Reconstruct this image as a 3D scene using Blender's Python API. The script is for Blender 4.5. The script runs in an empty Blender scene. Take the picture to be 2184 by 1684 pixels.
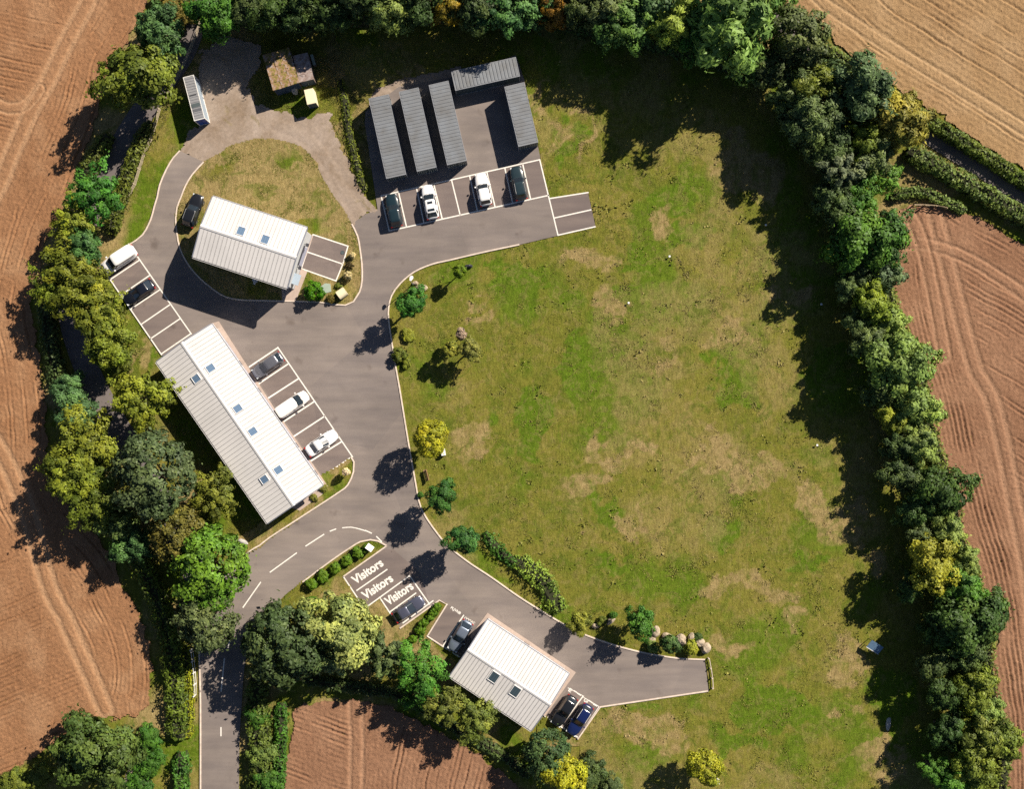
import bpy, bmesh, math, random
import numpy as np
from mathutils import Vector, Matrix
from mathutils.geometry import tessellate_polygon

# ------------------------------------------------------------------ camera, sky, sun, exposure
H = 150.0            # flying height of the camera (m)
K = 0.065            # metres per plan unit on the ground
CX, CY = 1092.0, 842.0
SC = bpy.context.scene
COL = SC.collection
cam = bpy.data.cameras.new('camera')
cam.sensor_fit = 'HORIZONTAL'
cam.angle = 2 * math.atan(2184 * K / 2 / H)
cam.clip_end = 5000
cam_o = bpy.data.objects.new('camera', cam); COL.objects.link(cam_o)
cam_o.location = (0, 0, H)
SC.camera = cam_o
SUN_EL = math.radians(36)
SUN_AZ = (0.755, 0.656)
w = bpy.data.worlds.new('World'); SC.world = w; w.use_nodes = True
wn = w.node_tree; bg = wn.nodes['Background']
sky = wn.nodes.new('ShaderNodeTexSky'); sky.sky_type = 'NISHITA'; sky.sun_disc = False
sky.sun_elevation = SUN_EL; sky.sun_rotation = math.atan2(SUN_AZ[0], SUN_AZ[1])
sky.air_density = 0.55; sky.dust_density = 0.3
wn.links.new(sky.outputs[0], bg.inputs[0]); bg.inputs[1].default_value = 0.05
sl = bpy.data.lights.new('sun', 'SUN'); sl.energy = 5.0; sl.angle = math.radians(0.5); sl.color = (1.0, 0.91, 0.78)
so = bpy.data.objects.new('sun', sl); COL.objects.link(so)
n_ = math.hypot(*SUN_AZ)
sd = Vector((-SUN_AZ[0] / n_ * math.cos(SUN_EL), -SUN_AZ[1] / n_ * math.cos(SUN_EL), -math.sin(SUN_EL)))
so.rotation_euler = sd.to_track_quat('-Z', 'Y').to_euler(); so.location = (60, 50, 90)
SC.view_settings.view_transform = 'Standard'; SC.view_settings.look = 'None'
SC.view_settings.gamma = 1.0; SC.view_settings.use_curve_mapping = False
SC.view_settings.exposure = 0.80
SC.cycles.max_bounces = 5; SC.cycles.diffuse_bounces = 2; SC.cycles.glossy_bounces = 2
SC.cycles.transmission_bounces = 2; SC.cycles.transparent_max_bounces = 4
SC.cycles.use_denoising = False

# ------------------------------------------------------------------ helpers
def P(x, y, z=0.0):
    """plan units seen from above -> world point at height z"""
    s = K * (H - z) / H
    return Vector(((x - CX) * s, (CY - y) * s, z))
def P2(pts, z=0.0):
    return [tuple(P(a, b, z)[:2]) for a, b in pts]
def T(c, r, x, y):
    """detail-sheet reading (column, row of the survey) -> plan units"""
    ox = (0, 600, 1200, 1766)[c - 1]; oy = (0, 456, 912, 1368)[r - 1]
    return ((ox + x * .274725) / 1.08333, (oy + y * .274725) / 1.08333)
def Z(ox, oy, k, x, y):
    return ((ox + x * k) / 1.08333, (oy + y * k) / 1.08333)

def link(name, me, parent=None, loc=None, rot=None, scale=None, color=None):
    o = bpy.data.objects.new(name, me); COL.objects.link(o)
    if parent is not None: o.parent = parent
    if loc is not None: o.location = loc
    if rot is not None: o.rotation_euler = rot
    if scale is not None: o.scale = scale
    if color is not None: o.color = (*color, 1)
    return o
def tag(o, label=None, cat=None, group=None, kind=None):
    if label: o['label'] = label
    if cat: o['category'] = cat
    if group: o['group'] = group
    if kind: o['kind'] = kind
    return o
def empty(name, loc, rz=0):
    o = bpy.data.objects.new(name, None); COL.objects.link(o)
    o.location = loc; o.rotation_euler = (0, 0, rz); o.empty_display_size = .3
    return o

class MB:
    """collects boxes, prisms, tubes and loose faces; build() gives one mesh"""
    def __init__(s): s.v = []; s.f = []
    def add(s, vs, fs):
        b = len(s.v); s.v += [tuple(v) for v in vs]; s.f += [tuple(i + b for i in f) for f in fs]; return s
    def box(s, x0, x1, y0, y1, z0, z1):
        return s.add([(x0,y0,z0),(x1,y0,z0),(x1,y1,z0),(x0,y1,z0),(x0,y0,z1),(x1,y0,z1),(x1,y1,z1),(x0,y1,z1)],
                     [(3,2,1,0),(4,5,6,7),(0,1,5,4),(1,2,6,5),(2,3,7,6),(3,0,4,7)])
    def bbox(s, x0, x1, y0, y1, z0, z1, b=.02):
        """box with chamfered top edges"""
        vs = [(x0,y0,z0),(x1,y0,z0),(x1,y1,z0),(x0,y1,z0),(x0,y0,z1-b),(x1,y0,z1-b),(x1,y1,z1-b),(x0,y1,z1-b),
              (x0+b,y0+b,z1),(x1-b,y0+b,z1),(x1-b,y1-b,z1),(x0+b,y1-b,z1)]
        fs = [(3,2,1,0),(8,9,10,11)]
        for a in range(4):
            c = (a+1) % 4; fs += [(a,c,4+c,4+a),(4+a,4+c,8+c,8+a)]
        return s.add(vs, fs)
    def tube(s, pts, rad, n=6):
        pts = [Vector(p) for p in pts]; rad = rad if hasattr(rad, '__len__') else [rad]*len(pts)
        vs = []; fs = []
        for i, p in enumerate(pts):
            d = (pts[min(i+1, len(pts)-1)] - pts[max(i-1, 0)]).normalized()
            a = d.orthogonal().normalized(); b = d.cross(a)
            for k in range(n):
                t = 2*math.pi*k/n; vs.append(p + (a*math.cos(t) + b*math.sin(t))*rad[i])
        for i in range(len(pts)-1):
            for k in range(n):
                fs.append((i*n+k, i*n+(k+1)%n, (i+1)*n+(k+1)%n, (i+1)*n+k))
        fs.append(tuple(range(n-1, -1, -1))); fs.append(tuple((len(pts)-1)*n+k for k in range(n)))
        return s.add(vs, fs)
    def mesh(s, name, m, smooth=False):
        me = bpy.data.meshes.new(name); me.from_pydata(s.v, [], s.f); me.update()
        if m: me.materials.append(m)
        if smooth: me.polygons.foreach_set('use_smooth', [True]*len(me.polygons))
        return me
    def build(s, name, m, parent=None, smooth=False, **k):
        return link(name, s.mesh(name, m, smooth), parent, **k)

def arr_mesh(name, V, F, m, attrs=None, smooth=False, dom='POINT'):
    """numpy verts (n,3), faces (k,4) or (k,3) -> mesh"""
    V = np.asarray(V, np.float32); F = np.asarray(F, np.int32); k = F.shape[1]
    me = bpy.data.meshes.new(name)
    me.vertices.add(len(V)); me.vertices.foreach_set('co', V.ravel())
    me.loops.add(F.size); me.loops.foreach_set('vertex_index', F.ravel())
    me.polygons.add(len(F)); me.polygons.foreach_set('loop_start', np.arange(len(F), dtype=np.int32)*k)
    if smooth: me.polygons.foreach_set('use_smooth', np.ones(len(F), bool))
    me.update(calc_edges=True)
    for an, av in (attrs or {}).items():
        at = me.attributes.new(an, 'FLOAT', dom); at.data.foreach_set('value', np.asarray(av, np.float32).ravel())
    if m: me.materials.append(m)
    return me

# numpy value noise
def _h(i, j, s):
    n = (i*374761393 + j*668265263 + s*974634777) & 0x7fffffff
    n = ((n ^ (n >> 13))*1274126177) & 0x7fffffff
    return ((n ^ (n >> 16)) & 0xffff)/65535.0
def vnoise(x, y, s=0):
    i = np.floor(x).astype(np.int64); j = np.floor(y).astype(np.int64)
    fx = x-i; fy = y-j; fx = fx*fx*(3-2*fx); fy = fy*fy*(3-2*fy)
    return (_h(i,j,s)*(1-fx)+_h(i+1,j,s)*fx)*(1-fy) + (_h(i,j+1,s)*(1-fx)+_h(i+1,j+1,s)*fx)*fy
def fbm(x, y, s=0, o=4):
    t = 0; a = .5; n = 0
    for k in range(o):
        t = t + a*vnoise(x, y, s+k*17); n += a; a *= .5; x = x*2.03+11.3; y = y*2.03+5.7
    return t/n
def inpoly(px, py, poly):
    c = np.zeros(px.shape, bool); n = len(poly)
    for i in range(n):
        x1, y1 = poly[i]; x2, y2 = poly[(i+1) % n]
        m = (y1 > py) != (y2 > py)
        if y1 != y2: c ^= m & (px < (x2-x1)*(py-y1)/(y2-y1)+x1)
    return c
def dpoly(px, py, pl):
    """distance to a polyline, and side sign of the nearest piece"""
    best = np.full(px.shape, 1e9); sg = np.ones(px.shape)
    for (x1, y1), (x2, y2) in zip(pl[:-1], pl[1:]):
        dx, dy = x2-x1, y2-y1; L = dx*dx+dy*dy+1e-9
        t = np.clip(((px-x1)*dx+(py-y1)*dy)/L, 0, 1)
        d = np.hypot(px-x1-t*dx, py-y1-t*dy); m = d < best
        best = np.where(m, d, best); sg = np.where(m, np.sign(dx*(py-y1)-dy*(px-x1)), sg)
    return best, sg
def curve(pts, step=12):
    """Catmull-Rom through plan points"""
    out = []; n = len(pts)
    for i in range(n-1):
        p0 = pts[max(i-1,0)]; p1 = pts[i]; p2 = pts[i+1]; p3 = pts[min(i+2,n-1)]
        k = max(1, int(math.dist(p1,p2)/step))
        for j in range(k):
            t = j/k
            out.append(tuple(.5*(2*p1[a]+(p2[a]-p0[a])*t+(2*p0[a]-5*p1[a]+4*p2[a]-p3[a])*t*t+(-p0[a]+3*p1[a]-3*p2[a]+p3[a])*t**3) for a in (0,1)))
    out.append(tuple(pts[-1])); return out

# ------------------------------------------------------------------ materials
class N:
    def __init__(s, name):
        s.m = bpy.data.materials.new(name); s.m.use_nodes = True; s.t = s.m.node_tree
        s.b = s.t.nodes['Principled BSDF']; s.out = s.t.nodes['Material Output']
        s.tc = s.t.nodes.new('ShaderNodeTexCoord')
    def n(s, ty, ins=None, **k):
        x = s.t.nodes.new(ty)
        for a, v in k.items(): setattr(x, a, v)
        for a, v in (ins or {}).items():
            if hasattr(v, 'is_output'): s.t.links.new(v, x.inputs[a])
            else: x.inputs[a].default_value = v
        return x
    def noise(s, scale, det=4, rough=.6, vec=None, dist=0):
        x = s.n('ShaderNodeTexNoise', {'Scale': scale, 'Detail': det, 'Roughness': rough, 'Distortion': dist})
        s.t.links.new(vec or s.tc.outputs['Object'], x.inputs['Vector']); return x.outputs['Fac']
    def map(s, scale=(1,1,1), rot=(0,0,0)):
        x = s.n('ShaderNodeMapping', {'Scale': scale, 'Rotation': rot}); s.t.links.new(s.tc.outputs['Object'], x.inputs['Vector']); return x.outputs[0]
    def ramp(s, fac, stops):
        x = s.n('ShaderNodeValToRGB', {'Fac': fac}); e = x.color_ramp.elements
        while len(e) < len(stops): e.new(.5)
        for q, (p, c) in zip(e, stops): q.position = p; q.color = (*c, 1) if len(c) == 3 else c
        return x.outputs[0]
    def mix(s, f, a, b, mode='MIX'):
        x = s.n('ShaderNodeMix', data_type='RGBA', blend_type=mode)
        for i, v in ((0, f), (6, a), (7, b)):
            if hasattr(v, 'is_output'): s.t.links.new(v, x.inputs[i])
            elif i == 0: x.inputs[0].default_value = v
            else: x.inputs[i].default_value = (*v, 1)
        return x.outputs[2]
    def math(s, op, a, b=0.0, c=None, clamp=False):
        x = s.n('ShaderNodeMath', operation=op, use_clamp=clamp)
        for i, v in enumerate((a, b) if c is None else (a, b, c)):
            if hasattr(v, 'is_output'): s.t.links.new(v, x.inputs[i])
            else: x.inputs[i].default_value = v
        return x.outputs[0]
    def attr(s, name): return s.n('ShaderNodeAttribute', attribute_name=name).outputs['Fac']
    def set(s, **k):
        nm = dict(col='Base Color', rough='Roughness', metal='Metallic', spec='Specular IOR Level', coat='Coat Weight', normal='Normal')
        for a, v in k.items():
            if hasattr(v, 'is_output'): s.t.links.new(v, s.b.inputs[nm[a]])
            elif a == 'col': s.b.inputs[nm[a]].default_value = (*v, 1)
            else: s.b.inputs[nm[a]].default_value = v
        return s
    def bump(s, h, strength=.5, dist=.05):
        x = s.n('ShaderNodeBump', {'Height': h, 'Strength': strength, 'Distance': dist}); s.set(normal=x.outputs[0]); return s

def shade(c, f): return tuple(min(1, a*f) for a in c)
def MAT(name, c, rough=.8, var=.18, scale=1.5, bump=0, bscale=25, metal=0, spec=.3, coat=0, c2=None, world=False):
    q = N(name)
    f = q.noise(scale, 5, .65, vec=q.n('ShaderNodeNewGeometry').outputs['Position'] if world else None)
    q.set(col=q.ramp(f, [(.3, c2 or shade(c, 1-var)), (.7, shade(c, 1+var))]), rough=rough, metal=metal, spec=spec, coat=coat)
    if bump: q.bump(q.noise(bscale, 4), bump, .02)
    return q.m

def leaf_material():
    q = N('leaf'); oi = q.n('ShaderNodeObjectInfo')
    v = q.attr('v'); big = q.noise(.9, 2)
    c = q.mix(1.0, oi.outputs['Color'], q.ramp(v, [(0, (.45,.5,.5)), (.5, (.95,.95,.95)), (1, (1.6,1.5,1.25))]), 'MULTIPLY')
    hs = q.n('ShaderNodeHueSaturation', {'Hue': q.math('MULTIPLY_ADD', big, .06, .47), 'Saturation': 1.05, 'Value': 1.0, 'Fac': 1.0, 'Color': c})
    q.set(col=hs.outputs[0], rough=.55, spec=.25)
    tr = q.n('ShaderNodeBsdfTranslucent', {'Color': hs.outputs[0]})
    mx = q.n('ShaderNodeMixShader', {'Fac': .22}); q.t.links.new(q.b.outputs[0], mx.inputs[1]); q.t.links.new(tr.outputs[0], mx.inputs[2])
    q.t.links.new(mx.outputs[0], q.out.inputs[0]); return q.m
def blade_material():
    q = N('grass_blade'); v = q.attr('v'); d = q.attr('d')
    g = q.ramp(v, [(0, (.07,.09,.011)), (.5, (.145,.155,.022)), (1, (.24,.225,.055))])
    t = q.ramp(v, [(0, (.17,.125,.05)), (1, (.38,.29,.14))])
    q.set(col=q.mix(d, g, t), rough=.75, spec=.15); return q.m
def meadow_material(name, attrs=True, tint=1.0):
    q = N(name)
    n1 = q.noise(.12, 5, .65, dist=1.0); n2 = q.noise(1.1, 5, .7); n3 = q.noise(6, 4, .7)
    st = q.noise(1.2, 4, .6, vec=q.map((3.2,.7,1), (0,0,.7)))
    g = q.ramp(n1, [(.3, (.078,.125,.010)), (.5, (.152,.166,.022)), (.7, (.220,.194,.046))])
    g = q.mix(.35, g, q.ramp(n2, [(.3, (.085,.095,.014)), (.7, (.22,.20,.05))]))
    t = q.ramp(n2, [(.3, (.235,.178,.078)), (.7, (.36,.28,.14))])
    lush = q.ramp(n2, [(.3, (.062,.122,.005)), (.7, (.110,.180,.014))])
    if attrs:
        c = q.mix(q.attr('lush'), g, lush); c = q.mix(q.attr('dry'), c, t)
    else:
        c = q.mix(q.ramp(n1, [(.52,(0,0,0)),(.62,(.8,.8,.8))]), g, t)
    n4 = q.noise(.42, 7, .72, dist=1.6); sp = q.noise(2.4, 3, .55, vec=q.map((1.0,.6,1), (0,0,.6)))
    c = q.mix(q.ramp(n4, [(.50, (0,0,0)), (.58, (.36,.36,.36))]), c, q.ramp(n2, [(.3, (.18,.145,.055)), (.7, (.29,.235,.10))]))
    c = q.mix(q.ramp(q.noise(.33, 6, .7, dist=1.2, vec=q.map((1,1,1),(0,0,1.3))), [(.53, (0,0,0)), (.60, (.55,.55,.55))]), c, q.ramp(n2, [(.3, (.055,.098,.006)), (.7, (.105,.150,.014))]))
    c = q.mix(1.0, c, q.ramp(sp, [(.68, (1,1,1)), (.76, (.5,.52,.48))]), 'MULTIPLY')
    c = q.mix(1.0, c, q.ramp(n3, [(.25, (.70,.56,.55)), (.75, (1.4,1.38,1.32))]), 'MULTIPLY')
    c = q.mix(1.0, c, q.ramp(st, [(.3, (.70,.74,.70)), (.6, (1.1,1.1,1.1))]), 'MULTIPLY')
    q.set(col=c, rough=.95, spec=.1)
    q.bump(q.math('ADD', n3, q.noise(22, 3)), .75, .09); return q.m
def soil_material(name, c1, c2, c3):
    q = N(name); n1 = q.noise(.07, 4, .6); n2 = q.noise(2.6, 6, .75); n3 = q.noise(14, 4, .7)
    c = q.ramp(n1, [(.3, c1), (.7, c2)])
    c = q.mix(q.attr('tone'), c, c3)
    c = q.mix(1.0, c, q.ramp(n2, [(.25, (.72,.70,.68)), (.75, (1.22,1.2,1.16))]), 'MULTIPLY')
    cl = q.ramp(q.noise(3.3, 2, .5), [(.70, (1,1,1)), (.76, (.42,.38,.36))])
    c = q.mix(1.0, c, cl, 'MULTIPLY')
    q.set(col=c, rough=.97, spec=.08); q.bump(q.math('ADD', q.math('MULTIPLY', n2, 1.6), n3), .85, .09); return q.m
def asphalt_material(name, c, var=.14):
    q = N(name); a = q.noise(.10, 4, .6, dist=.6); s1 = q.noise(.5, 4, .55, vec=q.map((.22,1.6,1), (0,0,-1.1)))
    n2 = q.noise(9, 4, .7); n3 = q.noise(60, 2)
    x = q.ramp(a, [(.3, shade(c, 1-var)), (.7, shade(c, 1+var))])
    x = q.mix(1.0, x, q.ramp(s1, [(.3, (.84,.84,.86)), (.7, (1.12,1.11,1.08))]), 'MULTIPLY')
    pt = q.n('ShaderNodeTexVoronoi', {'Scale': .085, 'Randomness': 1.0}, feature='F1'); q.t.links.new(q.tc.outputs['Object'], pt.inputs['Vector'])
    x = q.mix(1.0, x, q.ramp(pt.outputs['Color'], [(.2, (.94,.94,.95)), (.8, (1.05,1.04,1.03))]), 'MULTIPLY')
    x = q.mix(1.0, x, q.ramp(q.noise(.9, 3, .5, dist=2.0), [(.495, (1,1,1)), (.5, (.86,.86,.86)), (.505, (1,1,1))]), 'MULTIPLY')
    x = q.mix(1.0, x, q.ramp(n2, [(.25, (.88,.88,.88)), (.75, (1.1,1.1,1.1))]), 'MULTIPLY')
    x = q.mix(1.0, x, q.ramp(q.noise(.35, 3, .5), [(.64, (1,1,1)), (.74, (.74,.72,.71))]), 'MULTIPLY')
    q.set(col=x, rough=.9, spec=.2); q.bump(n3, .35, .01); return q.m
def dirt_material():
    q = N('dirt'); a = q.noise(.18, 5, .65, dist=.8); n2 = q.noise(2.2, 6, .75); n3 = q.noise(18, 4)
    x = q.ramp(a, [(.30, (.20,.145,.10)), (.46, (.28,.22,.175)), (.66, (.35,.285,.24))])
    x = q.mix(1.0, x, q.ramp(n2, [(.25, (.75,.74,.72)), (.75, (1.2,1.18,1.15))]), 'MULTIPLY')
    x = q.mix(q.ramp(q.noise(.30, 6, .7, dist=1.0), [(.60, (0,0,0)), (.68, (.6,.6,.6))]), x, q.ramp(n2, [(.3, (.12,.10,.03)), (.7, (.22,.17,.07))]))
    q.set(col=x, rough=.95, spec=.1); q.bump(q.math('ADD', n2, n3), .6, .04); return q.m
def old_roof_material():
    q = N('mossy_roof'); n = q.noise(1.2, 6, .7); n2 = q.noise(7, 5, .75)
    x = q.ramp(n, [(.38, (.36,.33,.30)), (.46, (.34,.20,.13)), (.54, (.22,.18,.05)), (.62, (.10,.09,.025)), (.72, (.36,.22,.14))])
    x = q.mix(1.0, x, q.ramp(n2, [(.25, (.5,.5,.5)), (.75, (1.35,1.35,1.35))]), 'MULTIPLY')
    q.set(col=x, rough=.95, spec=.1); q.bump(n2, .8, .05); return q.m
def paint(name, c, rough=.25, metal=0.0):
    q = N(name); q.set(col=c, rough=rough, metal=metal, spec=.5, coat=.6); q.b.inputs['Coat Roughness'].default_value = .08; return q.m

LEAF = leaf_material(); BLADE = blade_material()
MEADOW = meadow_material('meadow_grass'); GRASS = meadow_material('rough_grass')
SOIL_L = soil_material('soil_tan', (.255,.130,.066), (.308,.162,.085), (.40,.24,.138))
SOIL_R = soil_material('soil_red', (.232,.124,.074), (.282,.155,.095), (.335,.195,.122))
SOIL_T = soil_material('soil_pale', (.30,.185,.095), (.35,.23,.12), (.41,.28,.16))
ASPH = asphalt_material('asphalt', (.208,.176,.160)); ASPH_B = asphalt_material('asphalt_bay', (.178,.144,.132), .12)
LANE = asphalt_material('lane_asphalt', (.15,.13,.125)); DIRT = dirt_material()
KERB = MAT('kerb_concrete', (.60,.50,.42), .85, .2, 2, .3, 30)
PAVE = MAT('pink_paving', (.43,.335,.28), .9, .1, 3, .3, 25)
_q = N('road_paint'); _q.set(col=_q.ramp(_q.noise(2.6, 6, .75, vec=_q.n('ShaderNodeNewGeometry').outputs['Position']), [(.24, (.40,.36,.32)), (.36, (.70,.66,.60)), (.7, (.80,.76,.70))]), rough=.75, spec=.2); WHITEP = _q.m
BARK = MAT('bark', (.085,.058,.038), .95, .3, 6, .6, 20)
ROOF_W = MAT('white_sheet', (.60,.575,.555), .5, .08, .22, 0, 0, .0, .4, world=True)
ROOF_G = MAT('dark_sheet', (.20,.215,.235), .5, .10, .5, 0, 0, .2, .4, c2=(.165,.165,.165), world=True)
WALL = MAT('pale_cladding', (.55,.56,.57), .6, .06, 1.2)
WALL_B = MAT('blue_grey_trim', (.22,.24,.30), .5, .08, 1.2)
TRIM = MAT('dark_trim', (.045,.045,.055), .5, .1, 2)
GUTTER = MAT('gutter_white', (.7,.68,.66), .5, .05, 2)
DGREY = MAT('container_side', (.075,.095,.10), .55, .15, 2, 0)
BARG = MAT('locking_bar', (.42,.47,.45), .4, .1, 3, 0, 0, .5)
GLASS = paint('glass', (.018,.026,.036), .06)
SKYL = paint('skylight_pane', (.13,.20,.30), .12)
SKYD = paint('dark_skylight_pane', (.05,.075,.09), .12)
RUBBER = MAT('rubber', (.02,.02,.02), .85); RIM = MAT('alloy', (.4,.4,.42), .35, .1, 4, 0, 0, .8)
LAMPW = MAT('headlamp', (.75,.78,.8), .2); LAMPR = MAT('tail_lamp', (.35,.02,.015), .25)
WOODP = MAT('weathered_wood', (.34,.26,.17), .9, .25, 8, .4, 25)
WOODB = MAT('bench_wood', (.26,.15,.08), .8, .2, 8)
STONE = MAT('boulder_stone', (.36,.29,.21), .95, .35, 1.8, .9, 6)
WSTONE = MAT('pale_stone', (.38,.36,.33), .9, .3, 3, .6, 9)
CREAM = MAT('cream_board', (.72,.64,.44), .6, .05, 2)
WHITE = MAT('white_board', (.82,.80,.76), .5, .03, 2)
NAVY = MAT('navy_panel', (.035,.055,.10), .5, .1, 3); BLUE = MAT('blue_door', (.015,.06,.30), .45, .1, 3)
CGREY = MAT('pale_steel', (.23,.23,.24), .5, .12, 1.3); CWHITE = MAT('white_rail', (.72,.70,.66), .5, .06, 2)
CSIDE = MAT('steel_blue_side', (.30,.36,.42), .5, .1, 1.5)
OLDROOF = old_roof_material(); BRICKW = MAT('old_wall', (.19,.14,.11), .95, .3, 4, .5, 12)
SLATE = MAT('slate_green', (.30,.36,.30), .8, .1, 2); TARP = MAT('blue_tarp', (.12,.20,.30), .5, .15, 3)
STEEL = MAT('lamp_steel', (.5,.5,.5), .4, .05, 3, 0, 0, .6)
# ------------------------------------------------------------------ the setting
def grid_region(poly, step, jit=.5, z0=0.0, seed=0, excl=()):
    """square grid clipped to a plan polygon with a ragged edge -> X, Y arrays and faces"""
    w_ = P2(poly); xs = [a for a, b in w_]; ys = [b for a, b in w_]
    gx = np.arange(min(xs)-1, max(xs)+1, step); gy = np.arange(min(ys)-1, max(ys)+1, step)
    X, Y = np.meshgrid(gx, gy)
    cxm = (X[:-1,:-1]+step/2); cym = (Y[:-1,:-1]+step/2)
    jx = (fbm(cxm*.9, cym*.9, seed+3)-.5)*4*jit; jy = (fbm(cxm*.9, cym*.9, seed+5)-.5)*4*jit
    m = inpoly(cxm+jx, cym+jy, w_)
    for e in excl: m &= ~inpoly(cxm, cym, P2(e))
    j, i = np.nonzero(m); nx = len(gx)
    F = np.stack([j*nx+i, j*nx+i+1, (j+1)*nx+i+1, (j+1)*nx+i], 1)
    used = np.unique(F); idx = np.full(X.size, -1); idx[used] = np.arange(len(used))
    return X.ravel()[used], Y.ravel()[used], idx[F]

def blobs(X, Y, lst, seed):
    """soft-edged irregular patches at given plan spots"""
    r = np.zeros(X.shape)
    wx = X + (fbm(X*.22, Y*.22, seed)-.5)*9 + (fbm(X*1.1, Y*1.1, seed+4)-.5)*2.2
    wy = Y + (fbm(X*.22, Y*.22, seed+9)-.5)*9 + (fbm(X*1.1, Y*1.1, seed+6)-.5)*2.2
    for x, y, a, b in lst:
        p = P(x, y); q = ((wx-p.x)/(a*K))**2 + ((wy-p.y)/(b*K))**2
        r = np.maximum(r, np.clip((1.12-q)*4.5, 0, 1))
    return r

# ---- ground: one sheet to the horizon, close-meshed where it is seen
gx = np.concatenate([[-2000,-700,-250,-120], np.linspace(-84, 84, 500), [120,250,700,2000]])
gy = np.concatenate([[-2000,-700,-250,-110], np.linspace(-68, 68, 404), [110,250,700,2000]])
X, Y = np.meshgrid(gx, gy); nx = len(gx)
j, i = np.meshgrid(np.arange(len(gy)-1), np.arange(nx-1), indexing='ij'); j = j.ravel(); i = i.ravel()
F = np.stack([j*nx+i, j*nx+i+1, (j+1)*nx+i+1, (j+1)*nx+i], 1)
X = X.ravel(); Y = Y.ravel()
zz = -.07 + .09*fbm(X*1.3, Y*1.3, 2)
dry = np.clip((fbm(X*.16, Y*.16, 31)-.52)*6, 0, .85); lush = np.clip((fbm(X*.2, Y*.2, 77)-.5)*6, 0, .9)*(1-dry)
dry = np.maximum(dry, .8*blobs(X, Y, [(560,270,10,10),(740,290,20,50),(800,230,60,22),(900,165,120,20),(260,760,40,30)], 5))
link('ground', arr_mesh('ground', np.stack([X,Y,zz],1), F, GRASS, {'dry':dry,'lush':lush}, True))['kind'] = 'structure'

# ---- car park, drive and road: one asphalt sheet with the kerb lines that bound it
road_l = curve([(428,1760),(428,1500),(426,1372),(440,1300),(475,1235),(525,1182),(554,1164),(574,1148),(643,1103),(721,1052),(742,1035),(754,1007),(755,986),(749,976)])
nw_out = [T(1,2,835,600)] + curve([T(1,2,845,580),T(1,2,880,543),T(1,2,980,465),T(1,2,1090,400),T(1,2,1200,320),T(1,2,1270,190),T(1,2,1300,80),T(1,2,1325,0),T(1,1,1345,1560),T(1,1,1400,1430),T(1,1,1460,1330),T(1,1,1515,1270)])
isl_w = curve([T(1,1,1715,1365),T(1,1,1620,1470),T(1,1,1560,1570),T(1,2,1525,0),T(1,2,1490,90),T(1,2,1480,180),T(1,2,1490,300),T(1,2,1515,430),T(1,2,1580,560),T(1,2,1680,680),T(1,2,1800,780),T(1,2,1900,840),T(1,2,2030,865),T(2,2,0,870),T(2,2,200,875),T(2,2,480,882),T(2,2,640,905),T(2,2,720,910),T(2,2,790,880),T(2,2,840,800),T(2,2,862,700),T(2,2,860,560),T(2,2,845,440),T(2,2,825,330),T(2,2,775,225)])
n_lot = [(782,456),(806,450),(778,262),(780,238),(850,186),(960,165),(1100,118),(1118,170),(1152,335),(1151,341),(1171,424),(1254,411),(1270,484),(1190,503)]
mead_w = curve([T(3,2,0,400),T(2,2,1900,460),T(2,2,1600,530),T(2,2,1450,565),T(2,2,1300,630),T(2,2,1180,730),T(2,2,1110,830),T(2,2,1085,930),T(2,2,1085,1030),T(2,2,1110,1210),T(2,2,1140,1400),T(2,3,1185,0),T(2,3,1250,400),T(2,3,1300,680),T(2,3,1340,900),T(2,3,1380,1000),T(2,3,1450,1110),T(2,3,1570,1260),T(2,3,1740,1400),T(2,3,1950,1540),T(3,4,0,45),T(3,4,200,170),T(3,4,400,290),T(3,4,570,370),T(3,4,850,465),T(3,4,1080,520),T(3,4,1330,560),T(3,4,1560,572)])
east_end = [T(3,4,1590,835), T(3,4,1480,852), T(3,4,680,970), T(3,4,490,1240), T(3,4,350,1130), T(3,4,210,1050)]
b3_side = [(1100,1480),(1010,1400),(980,1403),(944,1379),(911,1358),(953,1290),(937,1281),(853,1341),(833,1312),(810,1275),(778,1298),(754,1263),(733,1230)]
vis_tip = curve([(825,1165),(807,1155),(790,1152),(769,1156),(747,1169),(706,1197),(638,1248),(615,1264),(587,1293),(555,1340),(530,1390),(522,1425),(516,1500),(511,1600),(510,1760)])
CARPARK = road_l + [(688,1017),(640,1040),(380,790),(345,757)] + [T(1,2,x,y) for x,y in ((1270,1190),(1190,1070),(1105,940),(1025,820),(935,690),(865,610))] \
    + nw_out + isl_w + n_lot + mead_w + east_end + b3_side + vis_tip
def flat(name, poly, z, m, parent=None, kind='structure'):
    pts = [Vector((a, b, z)) for a, b in P2(poly)]
    tris = tessellate_polygon([pts]); me = bpy.data.meshes.new(name)
    fs = []
    for t in tris:
        a, b, c = (pts[k] for k in t)
        fs.append(t if (b-a).cross(c-a).z > 0 else (t[0], t[2], t[1]))
    me.from_pydata(pts, [], fs); me.update(); me.materials.append(m)
    o = link(name, me, parent)
    if kind and parent is None: o['kind'] = kind
    return o
AZ = .10
carpark = flat('car_park', CARPARK, AZ, ASPH)
carpark['label'] = 'grey asphalt drive, car park and access road'

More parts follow.
